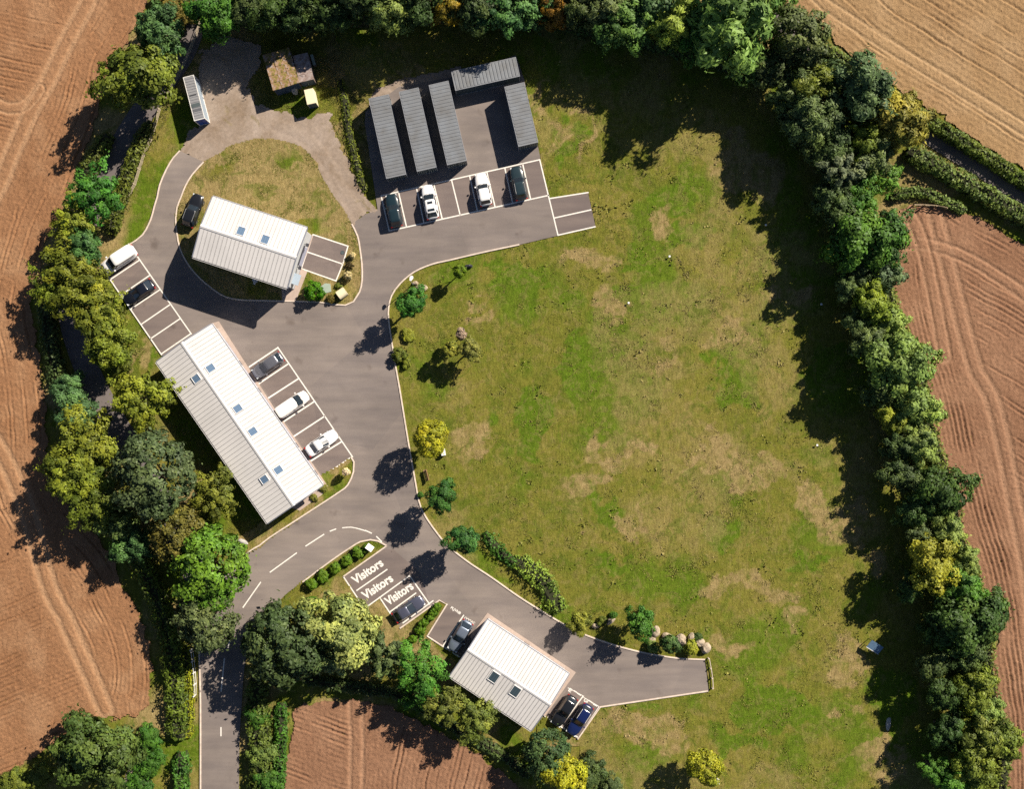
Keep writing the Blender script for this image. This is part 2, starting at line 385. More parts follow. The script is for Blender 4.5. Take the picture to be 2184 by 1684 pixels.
def strip(name, pl, wd, z0, z1, m, parent=None, side=0, closed=False):
    """a kerb-like bar swept along a plan polyline"""
    w_ = [Vector((a, b)) for a, b in P2(pl)]; mb = MB(); n = len(w_); vs = []; fs = []
    for k, p in enumerate(w_):
        a = w_[max(k-1, 0)]; b = w_[min(k+1, n-1)]; d = (b-a).normalized(); nn = Vector((-d.y, d.x))
        l = p + nn*(wd/2+side); r = p - nn*(wd/2-side); c = .02
        l2 = p + nn*(wd/2+side-c); r2 = p - nn*(wd/2-side-c)
        vs += [(*l, z0), (*l, z1-c), (*l2, z1), (*r2, z1), (*r, z1-c), (*r, z0)]
    for k in range(n-1):
        for q in range(5): fs.append((k*6+q+1, k*6+q, (k+1)*6+q, (k+1)*6+q+1))
    fs.append((0,1,2,3,4,5)); fs.append(tuple((n-1)*6+q for q in (5,4,3,2,1,0)))
    mb.add(vs, fs); o = mb.build(name, m, parent)
    if parent is None: o['kind'] = 'structure'
    return o
kerbs = [road_l[4:], nw_out[1:], isl_w, mead_w, vis_tip[:16], [(825,1165),(733,1230)], [(853,1341),(937,1281),(953,1290),(911,1358),(944,1379)],
         [T(3,4,1590,835), T(3,4,680,970), T(3,4,490,1240)]]
for pl in kerbs: strip('kerb', pl, .20, -.1, .20, KERB)

# ---- bays: slightly darker surfacing under the painted lines
def z6(x, y): return Z(880, 380, .16941, x, y)
def z7(x, y): return Z(570, 790, .16631, x, y)
def z3(x, y): return Z(780, 1270, .10096, x, y)
def z4(x, y): return Z(680, 540, .10690, x, y)
BAYS = [[z6(5,430),(1151,341),(1170,417),z6(115,910)], [(1171,424),(1254,411),(1270,484),(1190,503)],
        [T(1,2,1085,395),T(1,2,1610,1150),(345,757),T(1,2,865,605)],
        [z7(435,80),(752,975),T(2,3,530,690),z7(40,350)],
        [z3(135,625),z3(1010,0),z3(1275,0),z3(1880,520),z3(2105,1255),z3(1500,1675),z3(1235,1510),z3(965,1100),z3(620,1355)],
        [T(2,4,1575,108),T(2,4,1715,200),T(2,4,1800,270),T(2,4,1680,555),T(2,4,1410,375)],
        [T(3,4,420,810),T(3,4,670,970),T(3,4,490,1240),T(3,4,210,1050)]]
for b in BAYS: flat('parking_bay', b, AZ+.004, ASPH_B, carpark)
pad = flat('parking_pad', [z4(410,25),z4(1165,275),z4(1050,670),z4(960,880),z4(905,1025),z4(155,760)], .155, ASPH_B)

def line(a, b, wd=.17, name='painted_line', z=None, parent=None, m=None):
    z = AZ+.006 if z is None else z
    A = P(*a); B = P(*b); d = B-A; L = d.length; o = MB().box(-wd/2, L+wd/2, -wd/2, wd/2, 0, .004).build(name, m or WHITEP, parent or carpark)
    o.location = (A.x, A.y, z); o.rotation_euler = (0, 0, math.atan2(d.y, d.x)); return o
lz = [0]
def L(a, b, wd=.17, **k):
    lz[0] = (lz[0]+1) % 5          # crossing strokes of paint lie on one another
    line(a, b, wd, z=AZ+.006+lz[0]*.0012, **k)
L(z6(5,430), (1151,341)); L(z6(115,910), (1170,417))
for (a,b),(c,d) in (((5,430),(115,910)),((240,370),(350,850)),((485,315),(585,790)),((720,260),(835,735)),((965,215),(1080,685)),((1210,155),(1315,630)),((1445,105),(1555,570)),((1690,50),(1795,520)),((1935,0),(2040,465))):
    L(z6(a,b), z6(c,d))
L((1151,341),(1190,502)); L((1171,424),(1254,411)); L(T(3,2,295,175),T(3,2,600,107)); L((1190,502),(1269,484))
L(T(1,2,1085,395),T(1,2,1610,1150)); L(T(1,2,865,600),(345,757))
for a in ((1175,530,935,690),(1265,655,1025,820),(1345,780,1105,940),(1430,905,1190,1070),(1520,1020,1270,1190),(1605,1150,1360,1318)):
    L(T(1,2,a[0],a[1]), T(1,2,a[2],a[3]))
L(z7(435,80),(752,975))
for a in ((40,350,435,85),(170,585,585,305),(310,780,720,515),(510,1115,945,830),(660,1315,1080,1040),(900,1655,1320,1390)):
    L(z7(a[0],a[1]), z7(a[2],a[3]), .2)
L(T(2,3,530,690),T(2,3,775,525))
for a in ((135,625,1010,0),(135,625,620,1355),(620,1355,1650,605),(1650,605,2105,1255),(445,940,1130,465),(965,1100,1235,1510),(1205,1430,1790,1005),(1500,1684,2184,1180)):
    L(z3(a[0],a[1]), z3(a[2],a[3]))
L(T(2,4,1715,200),T(2,4,1540,460)); L(T(2,4,1575,108),T(2,4,1410,375)); L(T(2,4,1410,375),T(2,4,1680,550))
L(T(3,4,535,880),T(3,4,350,1130)); L(T(3,4,670,970),T(3,4,490,1240)); L(T(3,4,490,1225),T(3,4,215,1050)); L(T(3,4,410,810),T(3,4,540,880),.10); L(T(3,4,540,890),T(3,4,675,970),.10)
for a, b in ((z4(410,25),z4(1165,275)),(z4(1165,275),z4(1050,670)),(z4(1050,670),z4(905,1025)),(z4(905,1025),z4(155,760)),(z4(155,760),z4(410,25)),(z4(285,400),z4(1045,660))):
    lz[0] = (lz[0]+1) % 5; line(a, b, .17, z=.160+lz[0]*.0012, parent=pad)
# centre line of the road
for a, b in ((T(2,3,90,1495),T(2,3,310,1335)),(T(2,3,390,1275),T(2,3,540,1178)),(T(2,3,595,1150),T(2,3,640,1133)),(T(2,3,890,1145),T(2,3,940,1167)),
             (T(2,3,985,1197),T(2,3,1025,1237)),((556,1243),(519,1296)),((494.5,1349),(487,1381)),((479,1406),(472,1475)),((471.7,1553),(471.7,1570))):
    L(a, b, .16, name='centre_dash')
cv = curve([T(2,3,695,1123),T(2,3,770,1118),T(2,3,840,1133),T(2,3,895,1150)], 8)
strip('painted_line', cv, .16, AZ+.002, AZ+.012, WHITEP, carpark)

def lettering(txt, org, ang, width, height, z, parent=None, m=None):
    cu = bpy.data.curves.new('lettering', 'FONT'); cu.body = txt; cu.size = 1; cu.offset = .032
    t = bpy.data.objects.new('lettering_src', cu); COL.objects.link(t)
    me = bpy.data.meshes.new_from_object(t.evaluated_get(bpy.context.evaluated_depsgraph_get()))
    bpy.data.objects.remove(t)
    co = np.array([v.co[:] for v in me.vertices]); x0, y0 = co[:,0].min(), 0.0; wx = np.ptp(co[:,0]); hy = co[:,1].max()
    for v in me.vertices: v.co = ((v.co.x-x0)/wx*width, (v.co.y-y0)/hy*height, 0)
    me.materials.clear(); me.materials.append(m or WHITEP)
    p = P(*org); o = link('lettering', me, parent or carpark, (p.x, p.y, z), (0, 0, ang)); return o
TA = math.radians(34.3)
for o_, w_ in (((404,807),4.85),((634,1157),4.8),((1160,1292),4.35)):
    lettering('Visitors', z3(*o_), TA, w_, 1.18, AZ+.016)
lettering('PLJVNB', Z(1030,1390,.04579,230,360), math.radians(-33), 1.6, .36, AZ+.016)
lettering('OOOAC', Z(1030,1390,.04579,910,880), math.radians(-30), 1.65, .36, AZ+.016)
for ox, oy, s_ in ((440,340,'E'),(1140,800,'GI')):
    lettering(s_, Z(1290,1580,.05037,ox,oy), math.radians(-32), .45 if s_ == 'E' else .62, .5, AZ+.016)
for a in ((720,340,820,400),(880,450,1010,540),(1410,790,1570,900),(1620,960,1760,1040)):
    L(Z(1290,1580,.05037,a[0],a[1]), Z(1290,1580,.05037,a[2],a[3]), .16)

# ---- footways, raised a step
PV = .17
def slab(name, poly, z0, z1, m):
    w_ = P2(poly); n = len(w_)
    if sum(w_[k][0]*w_[(k+1)%n][1]-w_[(k+1)%n][0]*w_[k][1] for k in range(n)) < 0: w_ = w_[::-1]
    mb = MB(); mb.add([(a,b,z0) for a,b in w_]+[(a,b,z1) for a,b in w_], [tuple(range(n,2*n))]+[(k,(k+1)%n,n+(k+1)%n,n+k) for k in range(n)])
    o = mb.build(name, m); o['kind'] = 'structure'; return o
slab('pavement', [(452,690),(467,686),(588,875),(700,1038),(687,1056),(640,1090),(600,1075)], 0, PV, PAVE)
slab('pavement', [T(2,4,1915,178),(1228,1435),(1162,1529),(1130,1500),(1010,1390),(1003,1357)], 0, PV, PAVE)
slab('pavement', [(652,500),(669,503),(643,573),(656,580),(631,644),(603,644),(600,610)], 0, PV, PAVE)

# ---- raised lawns inside the kerbs
def lawn(name, poly, z, step=.28, seed=1, drypts=(), drybase=.0, m=None, label=None):
    X, Y, F = grid_region(poly, step, .12, seed=seed)
    zz = z + .05*fbm(X*1.6, Y*1.6, seed)
    dry = np.clip((fbm(X*.25, Y*.25, seed+40)-.5+drybase)*5, 0, .8); lush = np.clip((fbm(X*.3, Y*.3, seed+70)-.52)*5, 0, .8)*(1-dry)
    dry = np.maximum(dry, .8*blobs(X, Y, drypts, seed))
    o = link(name, arr_mesh(name, np.stack([X,Y,zz],1), F, m or MEADOW, {'dry':dry,'lush':lush}, True)); o['kind'] = 'structure'
    if label: o['label'] = label
    return o
dirt_in = curve([T(2,2,775,225),T(2,2,700,80),T(2,1,620,1650),T(2,1,530,1500),T(2,1,480,1380),T(2,1,400,1270),T(2,1,270,1205),T(2,1,150,1180),T(2,1,0,1170),T(1,1,1980,1210),T(1,1,1850,1290),T(1,1,1715,1365)])
ISLAND = isl_w + dirt_in[1:-1]
lawn('lawn', ISLAND, .11, step=.17, seed=12, drypts=[(590,335,60,14),(470,350,40,16),(640,440,60,30),(740,520,14,60),(700,420,20,50)], drybase=.2)
lawn('lawn', [(545,1125),(690,1012),(752,974),(757,1000),(743,1036),(643,1105),(575,1150),(556,1166),(525,1184),(500,1150)], .11, seed=14, drypts=[(730,1000,30,18),(640,1085,60,12)])
lawn('lawn', vis_tip[:20]+[(545,1375),(560,1440),(620,1480),(800,1500),(900,1500),(1010,1580),(1100,1620),(1150,1610),(1240,1590),(1225,1578),(1162,1529),(1134,1575),(955,1445),(985,1407),(944,1379),(911,1358),(953,1290),(937,1281),(853,1341),(833,1312),(810,1275),(778,1298),(754,1263),(733,1230)], .08, seed=16,
     drypts=[(960,1420,50,30),(790,1290,40,20),(830,1350,30,40),(700,1265,60,14),(930,1400,40,30)])

# ---- dirt yard and loop track
yard = [(384,322),(378,330),(400,290),(432,262),(428,200),(420,160),(424,120),(470,80),(560,95),(560,130),(530,170),(524,188),(550,222)] \
     + [T(2,1,0,880),T(2,1,330,1000),T(2,1,480,975),T(2,1,560,930),T(2,1,620,1060),T(2,1,700,1260),T(2,1,740,1330),T(2,1,800,1450),T(2,1,870,1600),(786,425),(806,450),(782,458),(752,478)] + [(590+(a-590)*.95, 470+(b-470)*.93) for a, b in dirt_in[1:]]
X, Y, F = grid_region(yard, .16, .42, seed=4)
dt = dpoly(X, Y, P2(curve([(405,335),(440,310),(500,275),(570,262),(640,285),(690,330),(730,400),(770,460)])))[0]
zz = .075 + .05*fbm(X*1.2, Y*1.2, 8) - .03*np.exp(-((dt-.9)/.35)**2)
link('dirt_yard', arr_mesh('dirt_yard', np.stack([X,Y,zz],1), F, DIRT, None, True))['kind'] = 'structure'
lawn('gravel_strip', [(786,225),(800,190),(860,168),(930,155),(985,140),(985,200),(930,200),(850,215),(800,245)], .06, .22, 73, m=DIRT)

# ---- lanes between hedges
def lane(pts, wd, name='lane'):
    pl = curve(pts, 14); w_ = [Vector(p) for p in P2(pl)]; vs = []; fs = []
    for k, p in enumerate(w_):
        d = (w_[min(k+1,len(w_)-1)]-w_[max(k-1,0)]).normalized(); nn = Vector((-d.y, d.x))
        for q, zq in ((-.5,.05),(-.2,.085),(.2,.085),(.5,.05)): vs.append((*(p+nn*wd*q), zq))
    for k in range(len(w_)-1):
        for q in range(3): fs.append((k*4+q+1, k*4+q, (k+1)*4+q, (k+1)*4+q+1))
    o = MB().add(vs, fs).build(name, LANE); o['kind'] = 'structure'; return o
lane([(470,-90),(440,-20),(410,60),(388,115),(335,195),(290,262),(252,325),(225,380),(195,440),(165,520),(148,600),(152,680),(175,760),(205,830),(238,890),(280,960),(325,1040),(365,1120),(400,1190),(432,1255),(450,1290)], 3.4)
lane([(1640,40),(1750,125),(1850,195),(1940,255),(2010,302),(2090,352),(2184,412),(2300,485)], 3.2)

# ---- ploughed fields: ridges, tramlines and clods as real relief
def field(name, poly, m, dirf, trams, step=.145, amp=.05, per=.85, seed=0, label=None, dl=.42):
    X, Y, F = grid_region(poly, step, .35, seed=seed)
    wob = (fbm(X*.10, Y*.10, seed+1)-.5)*1.0 + (fbm(X*.7, Y*.7, seed+2)-.5)*.22
    d = dirf(X, Y) + wob
    row = vnoise(np.floor(d/per)*7.3, X*0+1.7, seed+5)         # rows differ in depth
    along = fbm(X*.22, Y*.22, seed+9, 3)
    ph = d*2*np.pi/per
    a = amp*np.clip(along*2.6-.75, .03, 1.2)*(.15+1.3*row)
    zz = a*np.sign(np.sin(ph))*np.abs(np.sin(ph))**.7
    deep = np.clip((row-.52)*9, 0, 1)*np.clip((fbm(X*.3,Y*.3,seed+33)-dl)*7, 0, 1)
    fr = (d/per) % 1; zz -= deep*.15*np.exp(-((fr-.68)/.16)**2); zz += deep*.07*np.exp(-((fr-.35)/.14)**2)       # the odd open furrow
    tone = np.clip((fbm(X*.35, Y*.35, seed+20)-.45)*1.5, 0, .5)
    for pl, gap, wd in trams:
        dd = dpoly(X, Y, P2(pl))[0]
        g = np.exp(-((dd-gap/2)/wd)**4)
        band = np.exp(-(dd/(gap*.5+wd*2.2))**6)
        zz = zz*(1-.85*band) - .11*g; tone = np.maximum(tone, .95*g); tone = np.maximum(tone, .3*band)
    zz += (fbm(X*3.1, Y*3.1, seed+11, 3)-.5)*.11 + (np.random.default_rng(seed).random(X.shape)-.5)*.045
    cl = np.clip((vnoise(X*1.7, Y*1.7, seed+50)-.9)*8, 0, 1); zz += cl*.10
    o = link(name, arr_mesh(name, np.stack([X,Y,zz+.16],1), F, m, {'tone':tone}, False)); o['kind'] = 'structure'
    if label: o['label'] = label
    return o
def along_dir(deg):
    a = math.radians(deg); s_, c_ = math.sin(a), math.cos(a)
    return lambda X, Y: -X*s_ + Y*c_
def split(tram, f_left, f_right):
    def g(X, Y):
        dd, sg = dpoly(X, Y, P2(tram)); return np.where(sg > 0, f_left(X, Y), f_right(X, Y))
    return g
def para(pl):
    def g(X, Y): dd, sg = dpoly(X, Y, P2(pl)); return dd*sg
    return g
hedge_w = curve([(327,-40),(300,40),(266,96),(238,140),(215,230),(165,355),(142,421),(112,484),(80,590),(66,650),(75,720),(89,800),(98,900),(107,1007),(150,1090),(228,1172),(269,1263),(312,1352),(327,1453),(317,1506)], 25)
T1 = curve([(205,-60),(190,0),(142,91),(101,178),(71,228),(25,330),(0,393),(-50,480)], 20)
T2 = curve([(-60,880),(0,960),(50,1070),(109,1263),(137,1313),(162,1372),(188,1428),(225,1515)], 20)
FW = [(-80,-80),(335,-80)] + hedge_w + [(266,1536),(178,1530),(127,1580),(60,1625),(0,1660),(-80,1700)]
def west_dir(X, Y):
    pa = para(hedge_w)(X, Y); d1, s1 = dpoly(X, Y, P2(T1)); d2, s2 = dpoly(X, Y, P2(T2))
    y_ = CY - Y/K
    r = np.where((y_ < 480) & (s1 < 0), along_dir(-14)(X, Y), pa)
    return np.where((y_ > 1180) & (s2 < 0), along_dir(22)(X, Y), r)
field('ploughed_field', FW, SOIL_L, west_dir, [(T1, 1.9, .42), (T2, 1.9, .45), (curve([(-40,205),(20,232),(60,222),(85,190)],15),1.4,.2)], amp=.034, per=.62, seed=3, label='tan ploughed field west of the hedged lane')
FS = [(600,1780),(606,1690),(612,1620),(632,1512),(690,1490),(780,1500),(860,1520),(960,1575),(1060,1640),(1130,1700),(1170,1780)]
field('ploughed_field', FS, SOIL_R, split([(750,1450),(760,1560),(758,1780)], para([(600,1780),(612,1620),(640,1505)]), along_dir(-20)),
      [([(758,1480),(762,1580),(758,1790)], 1.7, .3)], amp=.045, per=.66, seed=21, label='red-brown ploughed field below the hedge behind the square office')
hedge_e = [T(4,2,1240,70),T(4,2,1060,150),T(4,2,1060,300),T(4,2,1120,400),T(4,2,1060,570),T(4,2,1060,720),T(4,2,1140,1150),T(4,2,1330,1300),T(4,2,1380,1500),T(4,2,1350,1660),T(4,3,1400,200),T(4,3,1490,560),T(4,3,1640,800),T(4,3,1570,1050),T(4,3,1680,1320),T(4,3,1780,1420),T(4,3,1800,1660),T(4,4,1850,100),T(4,4,2000,350),T(4,4,1950,450),T(4,4,1880,600),T(4,4,1980,1050),T(4,4,2090,1380),T(4,4,1900,1660),(2080,1780)]
edge_e = curve([(1930,430),(1915,560),(1945,720),(1985,850),(2015,980),(2045,1100),(2080,1230),(2105,1380),(2130,1530),(2140,1780)], 30)
T3 = curve([(1990,440),(2010,520),(2035,620),(2060,720),(2085,800),(2112,842),(2140,950),(2165,1080),(2184,1170),(2200,1280),(2215,1500)], 25)
field('ploughed_field', hedge_e+[(2320,1780),(2320,600),(2184,522),(2100,476),(2036,446)], SOIL_R, split(T3, along_dir(-31), para(edge_e)),
      [(T3, 1.8, .42), (curve([(1900,520),(1990,525),(2080,560),(2200,640)],15), 1.5, .25), (curve([(1930,440),(1960,500),(1985,600),(2015,760)],15),1.6,.25)], amp=.042, per=.66, seed=41, dl=.36, label='red-brown ploughed field east of the tree belt')
edge_t = [(1600,-60),(1716,33),(1828,134),(1932,198),(2184,358),(2320,440)]
field('ploughed_field', [(1590,-80),(1645,0),(1716,36),(1754,66),(1828,136),(1932,200),(2184,362),(2320,440),(2320,-80)], SOIL_T, para(edge_t),
      [([(1690,-60),(1760,10),(1880,90),(2320,360)], 1.6, .2)], amp=.036, per=.8, seed=61, dl=.30, label='pale tan ploughed field beyond the two hedges of the lane')
# worn soil paths
lawn('dirt_path', [(300,1560),(318,1565),(312,1640),(330,1690),(250,1700),(275,1640),(290,1600)], .05, .22, 71, m=DIRT)

# ---- meadow
MEAD = [(712,60),(1000,50),(1350,60),(1620,120),(1740,240),(1810,480),(1860,700),(1930,950),(2000,1200),(2060,1450),(2090,1780),(1160,1780),(1240,1600),(1232,1577),(1190,1480),(980,1300),(860,1200),(830,1000),(820,640),(860,560),(1000,500),(1140,440),(1130,300),(1080,150),(960,180),(800,235),(770,210),(735,160)]
TAN = [(1410,490,40,45),(1235,570,45,32),(1300,640,35,22),(1005,640,14,22),(1020,690,32,18),(1590,390,70,50),(1540,330,40,28),(1400,770,55,26),(1550,720,60,26),(1690,620,36,26),(1330,960,70,30),(1540,965,55,34),(1600,1005,70,30),(1260,1030,50,30),(1320,1140,30,18),(1780,1130,70,70),(1720,1080,36,36),(1590,1240,75,30),(1680,1270,50,22),(1000,950,40,34),(1850,1230,34,40),(1820,1400,40,36),(1800,1470,36,36),(1700,1330,40,26),(1380,1560,70,36),(1450,1440,60,20),(1550,1390,60,24),(1240,270,9,80),(1165,260,12,90),(880,190,70,20),(1160,380,20,30),(965,1240,60,16),(1130,1290,40,10),(1890,1620,30,50)]
GRN = [(1090,610,60,28),(1120,640,46,36),(1370,640,60,36),(1330,560,36,26),(1480,500,46,28),(1590,830,60,46),(1700,480,46,36),(1540,770,28,28),(1470,1250,70,26),(1720,1190,40,30),(1280,1080,36,26),(1900,1500,36,80),(1650,1500,56,56),(1250,780,80,50),(1130,900,56,80),(1210,300,22,60),(1450,420,60,40),(1310,1210,50,24),(1550,1140,40,26),(1330,1500,80,26),(1600,1600,60,40),(1780,800,40,60)]
X, Y, F = grid_region(MEAD, .26, .25, seed=7, excl=[CARPARK])
zz = .0 + .07*fbm(X*.9, Y*.9, 5) + (fbm(X*2.7, Y*2.7, 15)-.5)*.05
dry = np.maximum(.85*blobs(X, Y, TAN, 91), np.clip((fbm(X*.11, Y*.11, 55)-.60)*5, 0, .35))
dry *= np.clip(fbm(X*1.1, Y*1.1, 57)*2.2-.25, .25, 1)
lush = np.maximum(.95*blobs(X, Y, GRN, 191), np.clip((fbm(X*.16, Y*.16, 85)-.52)*7, 0, .8))*(1-dry)
link('meadow', arr_mesh('meadow', np.stack([X,Y,zz],1), F, MEADOW, {'dry':dry,'lush':lush}, True))['kind'] = 'structure'

# ---- grass standing in tufts
def tufts(name, n, poly, size, seed, excl=(), z=.02, label=''):
    rng = np.random.default_rng(seed); w_ = P2(poly); xs = [a for a,b in w_]; ys = [b for a,b in w_]
    x = rng.uniform(min(xs), max(xs), n*3); y = rng.uniform(min(ys), max(ys), n*3)
    m = inpoly(x, y, w_)
    for e in excl: m &= ~inpoly(x, y, P2(e))
    m &= rng.random(x.shape) < np.clip(fbm(x*.35, y*.35, seed)*2.4-.6, .08, 1)
    x = x[m][:n]; y = y[m][:n]; k = len(x)
    dv = np.maximum(.9*blobs(x, y, TAN, 91), np.clip((fbm(x*.11, y*.11, 55)-.55)*5, 0, .6))
    big = np.clip((fbm(x*.5, y*.5, seed+3)-.35)*2.2, .35, 1.5)
    V = []; Fd = []; at = []; ad = []
    for b in range(4):
        a = rng.uniform(0, 2*np.pi, k); s = size*big*rng.uniform(.6, 1.3, k); lean = rng.uniform(.3, 1.1, k)
        bx = x+rng.normal(0, size*.5, k); by = y+rng.normal(0, size*.5, k)
        wx = -np.sin(a)*s*.45; wy = np.cos(a)*s*.45
        tx = bx+np.cos(a)*s*lean; ty = by+np.sin(a)*s*lean
        V.append(np.stack([np.stack([bx-wx,by-wy,np.full(k,z)],1), np.stack([bx+wx,by+wy,np.full(k,z)],1), np.stack([tx,ty,z+s*.75],1)],1))
        at.append(rng.random(k)); ad.append(np.clip(dv+rng.normal(0,.12,k),0,1))
    V = np.concatenate(V).reshape(-1,3); F = np.arange(len(V)).reshape(-1,3)
    o = link(name, arr_mesh(name, V, F, BLADE, {'v':np.concatenate(at),'d':np.concatenate(ad)}, False, 'FACE'))
    tag(o, label, 'grass', kind='stuff')
tufts('meadow_grass', 60000, MEAD, .17, 5, [CARPARK], label='rough green and straw coloured grass standing over the big meadow')
tufts('tussock_grass', 4500, MEAD, .36, 15, [CARPARK], label='dark coarse tussocks scattered through the big meadow')
tufts('verge_grass', 16000, [(430,60),(330,330),(290,430),(215,565),(345,757),(335,780),(560,1130),(520,1180),(300,900),(205,740),(190,560),(280,330),(400,90)], .15, 6, [CARPARK, yard], label='short verge grass along the fence and the west parking bays')
tufts('yard_grass', 9000, [(525,180),(560,90),(730,60),(800,230),(806,440),(775,400),(740,330),(676,249),(638,254),(554,226)], .15, 8, [yard], label='tufted grass round the old sheds in the dirt yard')
tufts('island_grass', 9000, ISLAND, .13, 9, [[z4(410,25),z4(1165,275),z4(905,1025),z4(155,760)], [(452,420),(660,490),(668,500),(605,646),(560,640),(400,560)]], z=.13, label='dry grass inside the oval island round the white-roofed shed')
tufts('bed_grass', 7000, vis_tip[:16]+[(600,1330),(700,1400),(900,1480),(960,1440),(944,1379),(911,1358),(940,1300),(853,1341),(733,1230)], .12, 10, [CARPARK], z=.10, label='mown grass beside the visitor bays')
# ------------------------------------------------------------------ sheet-roofed buildings
def building(name, A, B, D, eave, pitch, npan, label, cat, skylights=(), sky_m=None, openings=(), trim=None, wall=None):
    """A-B the sunny eave, A-D the gable width (plan corners of the roof at eave height)"""
    a, b, d = P(*A, eave), P(*B, eave), P(*D, eave)
    ux = (b-a); Ln = ux.length; Wd = (d-a).length; ang = math.atan2(ux.y, ux.x)
    c = (b+d)/2; root = empty(name, (c.x, c.y, 0), ang); tag(root, label, cat)
    inv = Matrix.Rotation(-ang, 3, 'Z')
    hl, hw = Ln/2, Wd/2; o = .32; tp = math.tan(pitch); rise = hw*tp; wl, ww = hl-o, hw-o
    zr = eave+rise; we = eave - .10 + o*tp
    mb = MB()
    mb.add([(-wl,-ww,.02),(wl,-ww,.02),(wl,ww,.02),(-wl,ww,.02),(-wl,-ww,we),(wl,-ww,we),(wl,ww,we),(-wl,ww,we),(-wl,0,zr-.1),(wl,0,zr-.1)],
           [(0,1,5,4),(2,3,7,6),(1,2,6,9,5),(3,0,4,8,7)])
    mb.build('wall', wall or WALL, root)
    MB().box(-wl-.04, wl+.04, -ww-.04, ww+.04, 0, .28).build('plinth', trim or WALL_B, root)
    deck = MB()
    deck.add([(-hl,-hw,eave),(hl,-hw,eave),(hl,0,zr),(-hl,0,zr),(hl,hw,eave),(-hl,hw,eave),
              (-hl,-hw,eave-.1),(hl,-hw,eave-.1),(hl,0,zr-.1),(-hl,0,zr-.1),(hl,hw,eave-.1),(-hl,hw,eave-.1)],
             [(0,1,2,3),(3,2,4,5),(7,6,9,8),(8,9,11,10),(1,0,6,7),(5,4,10,11),(2,1,7,8),(4,2,8,10),(0,3,9,6),(3,5,11,9)])
    roof = deck.build('roof', SEAM, root)
    sl = hw/math.cos(pitch); pw = Ln/npan
    pm = MB().box(.022, pw-.022, .06, sl+.05, .004, .03)
    pm.box(.028, .058, .06, sl+.05, .031, .055)
    pme = pm.mesh('roof_panel', ROOF_W)
    for k in range(npan):
        link('roof_panel', pme, roof, (-hl+k*pw, 0, zr+.01), (-pitch, 0, 0))
        link('roof_panel', pme, roof, (-hl+(k+1)*pw, 0, zr+.01), (-pitch, 0, math.pi))
    MB().add([(-hl-.05,-.24,zr-.24*tp+.095),(hl+.05,-.24,zr-.24*tp+.095),(hl+.05,0,zr+.13),(-hl-.05,0,zr+.13),(hl+.05,.24,zr-.24*tp+.095),(-hl-.05,.24,zr-.24*tp+.095)],
             [(0,1,2,3),(3,2,4,5)]).build('ridge_cap', GUTTER, roof)
    for s in (-1, 1):
        bt = MB(); x0 = s*(hl+.02)
        for t in (-1, 1):
            bt.add([(x0,0,zr+.09),(x0,t*(hw+.04),eave+.07),(x0,t*(hw+.04),eave-.22),(x0,0,zr-.2),(x0+s*.07,0,zr+.09),(x0+s*.07,t*(hw+.04),eave+.07),(x0+s*.07,t*(hw+.04),eave-.22),(x0+s*.07,0,zr-.2)],
                   [(0,1,5,4),(4,5,6,7),(3,2,1,0),(2,3,7,6),(1,2,6,5)])
        bt.build('barge_board', trim or WALL_B, root)
        g = MB().box(-hl, hl, min(s*(hw+.03), s*(hw+.17)), max(s*(hw+.03), s*(hw+.17)), eave-.17, eave-.03)
        gt = g.build('gutter', TRIM if s < 0 else (trim or WALL_B), root)
        MB().box(-hl, hl, min(s*(hw+.171), s*(hw+.21)), max(s*(hw+.171), s*(hw+.21)), eave-.16, eave-.01).build('gutter_lip', GUTTER, gt)
        for t in (-1, 1):
            MB().tube([(t*(wl-.15), s*(ww+.06), .05), (t*(wl-.15), s*(ww+.06), eave-.25), (t*(wl-.15), s*(hw+.1), eave-.12)], .045, 8).build('downpipe', GUTTER, root)
    for (x, y, sw, sh) in skylights:
        z = eave+rise*.5
        p = inv @ (P(x, y, z) - Vector((c.x, c.y, 0))); sgn = 1 if p.y > 0 else -1
        zz = zr - abs(p.y)*tp + .01
        rot = (-pitch, 0, 0) if sgn > 0 else (-pitch, 0, math.pi)
        fr = MB()
        for q in ((-sw/2,-sw/2+.09,-sh/2,sh/2),(sw/2-.09,sw/2,-sh/2,sh/2),(-sw/2+.09,sw/2-.09,-sh/2,-sh/2+.09),(-sw/2+.09,sw/2-.09,sh/2-.09,sh/2)):
            fr.bbox(*q, 0, .15)
        so_ = fr.build('skylight', GUTTER, roof, loc=(p.x, p.y, zz), rot=rot)
        pn = MB()
        for q in range(3): pn.box(-sw/2+.09+q*(sw-.18)/3+.008, -sw/2+.09+(q+1)*(sw-.18)/3-.008, -sh/2+.09, sh/2-.09, .06, .11)
        pn.build('pane', sky_m or SKYL, so_)
        hd = MB()
        for q in range(6): hd.box(-sw/2+q*sw/6+.02, -sw/2+(q+1)*sw/6-.02, -sh/2-.22, -sh/2-.02, .02, .07)
        hd.build('flashing', GUTTER, so_)
    for side, u, wdt, z0, z1, kind in openings:
        e = link(kind if kind != 'roller' else 'roller_door', None, root) if False else None
        if side in 'NS':
            s = 1 if side == 'N' else -1; base = Matrix.Translation((u, s*ww, 0)) @ Matrix.Rotation(0 if s < 0 else math.pi, 4, 'Z')
        else:
            s = 1 if side == 'E' else -1; base = Matrix.Translation((s*wl, u, 0)) @ Matrix.Rotation(math.pi/2 if s > 0 else -math.pi/2, 4, 'Z')
        def put(nm, mb_, m, par):
            ob = mb_.build(nm, m, par)
            if par is root: ob.matrix_local = base
            return ob
        h = wdt/2
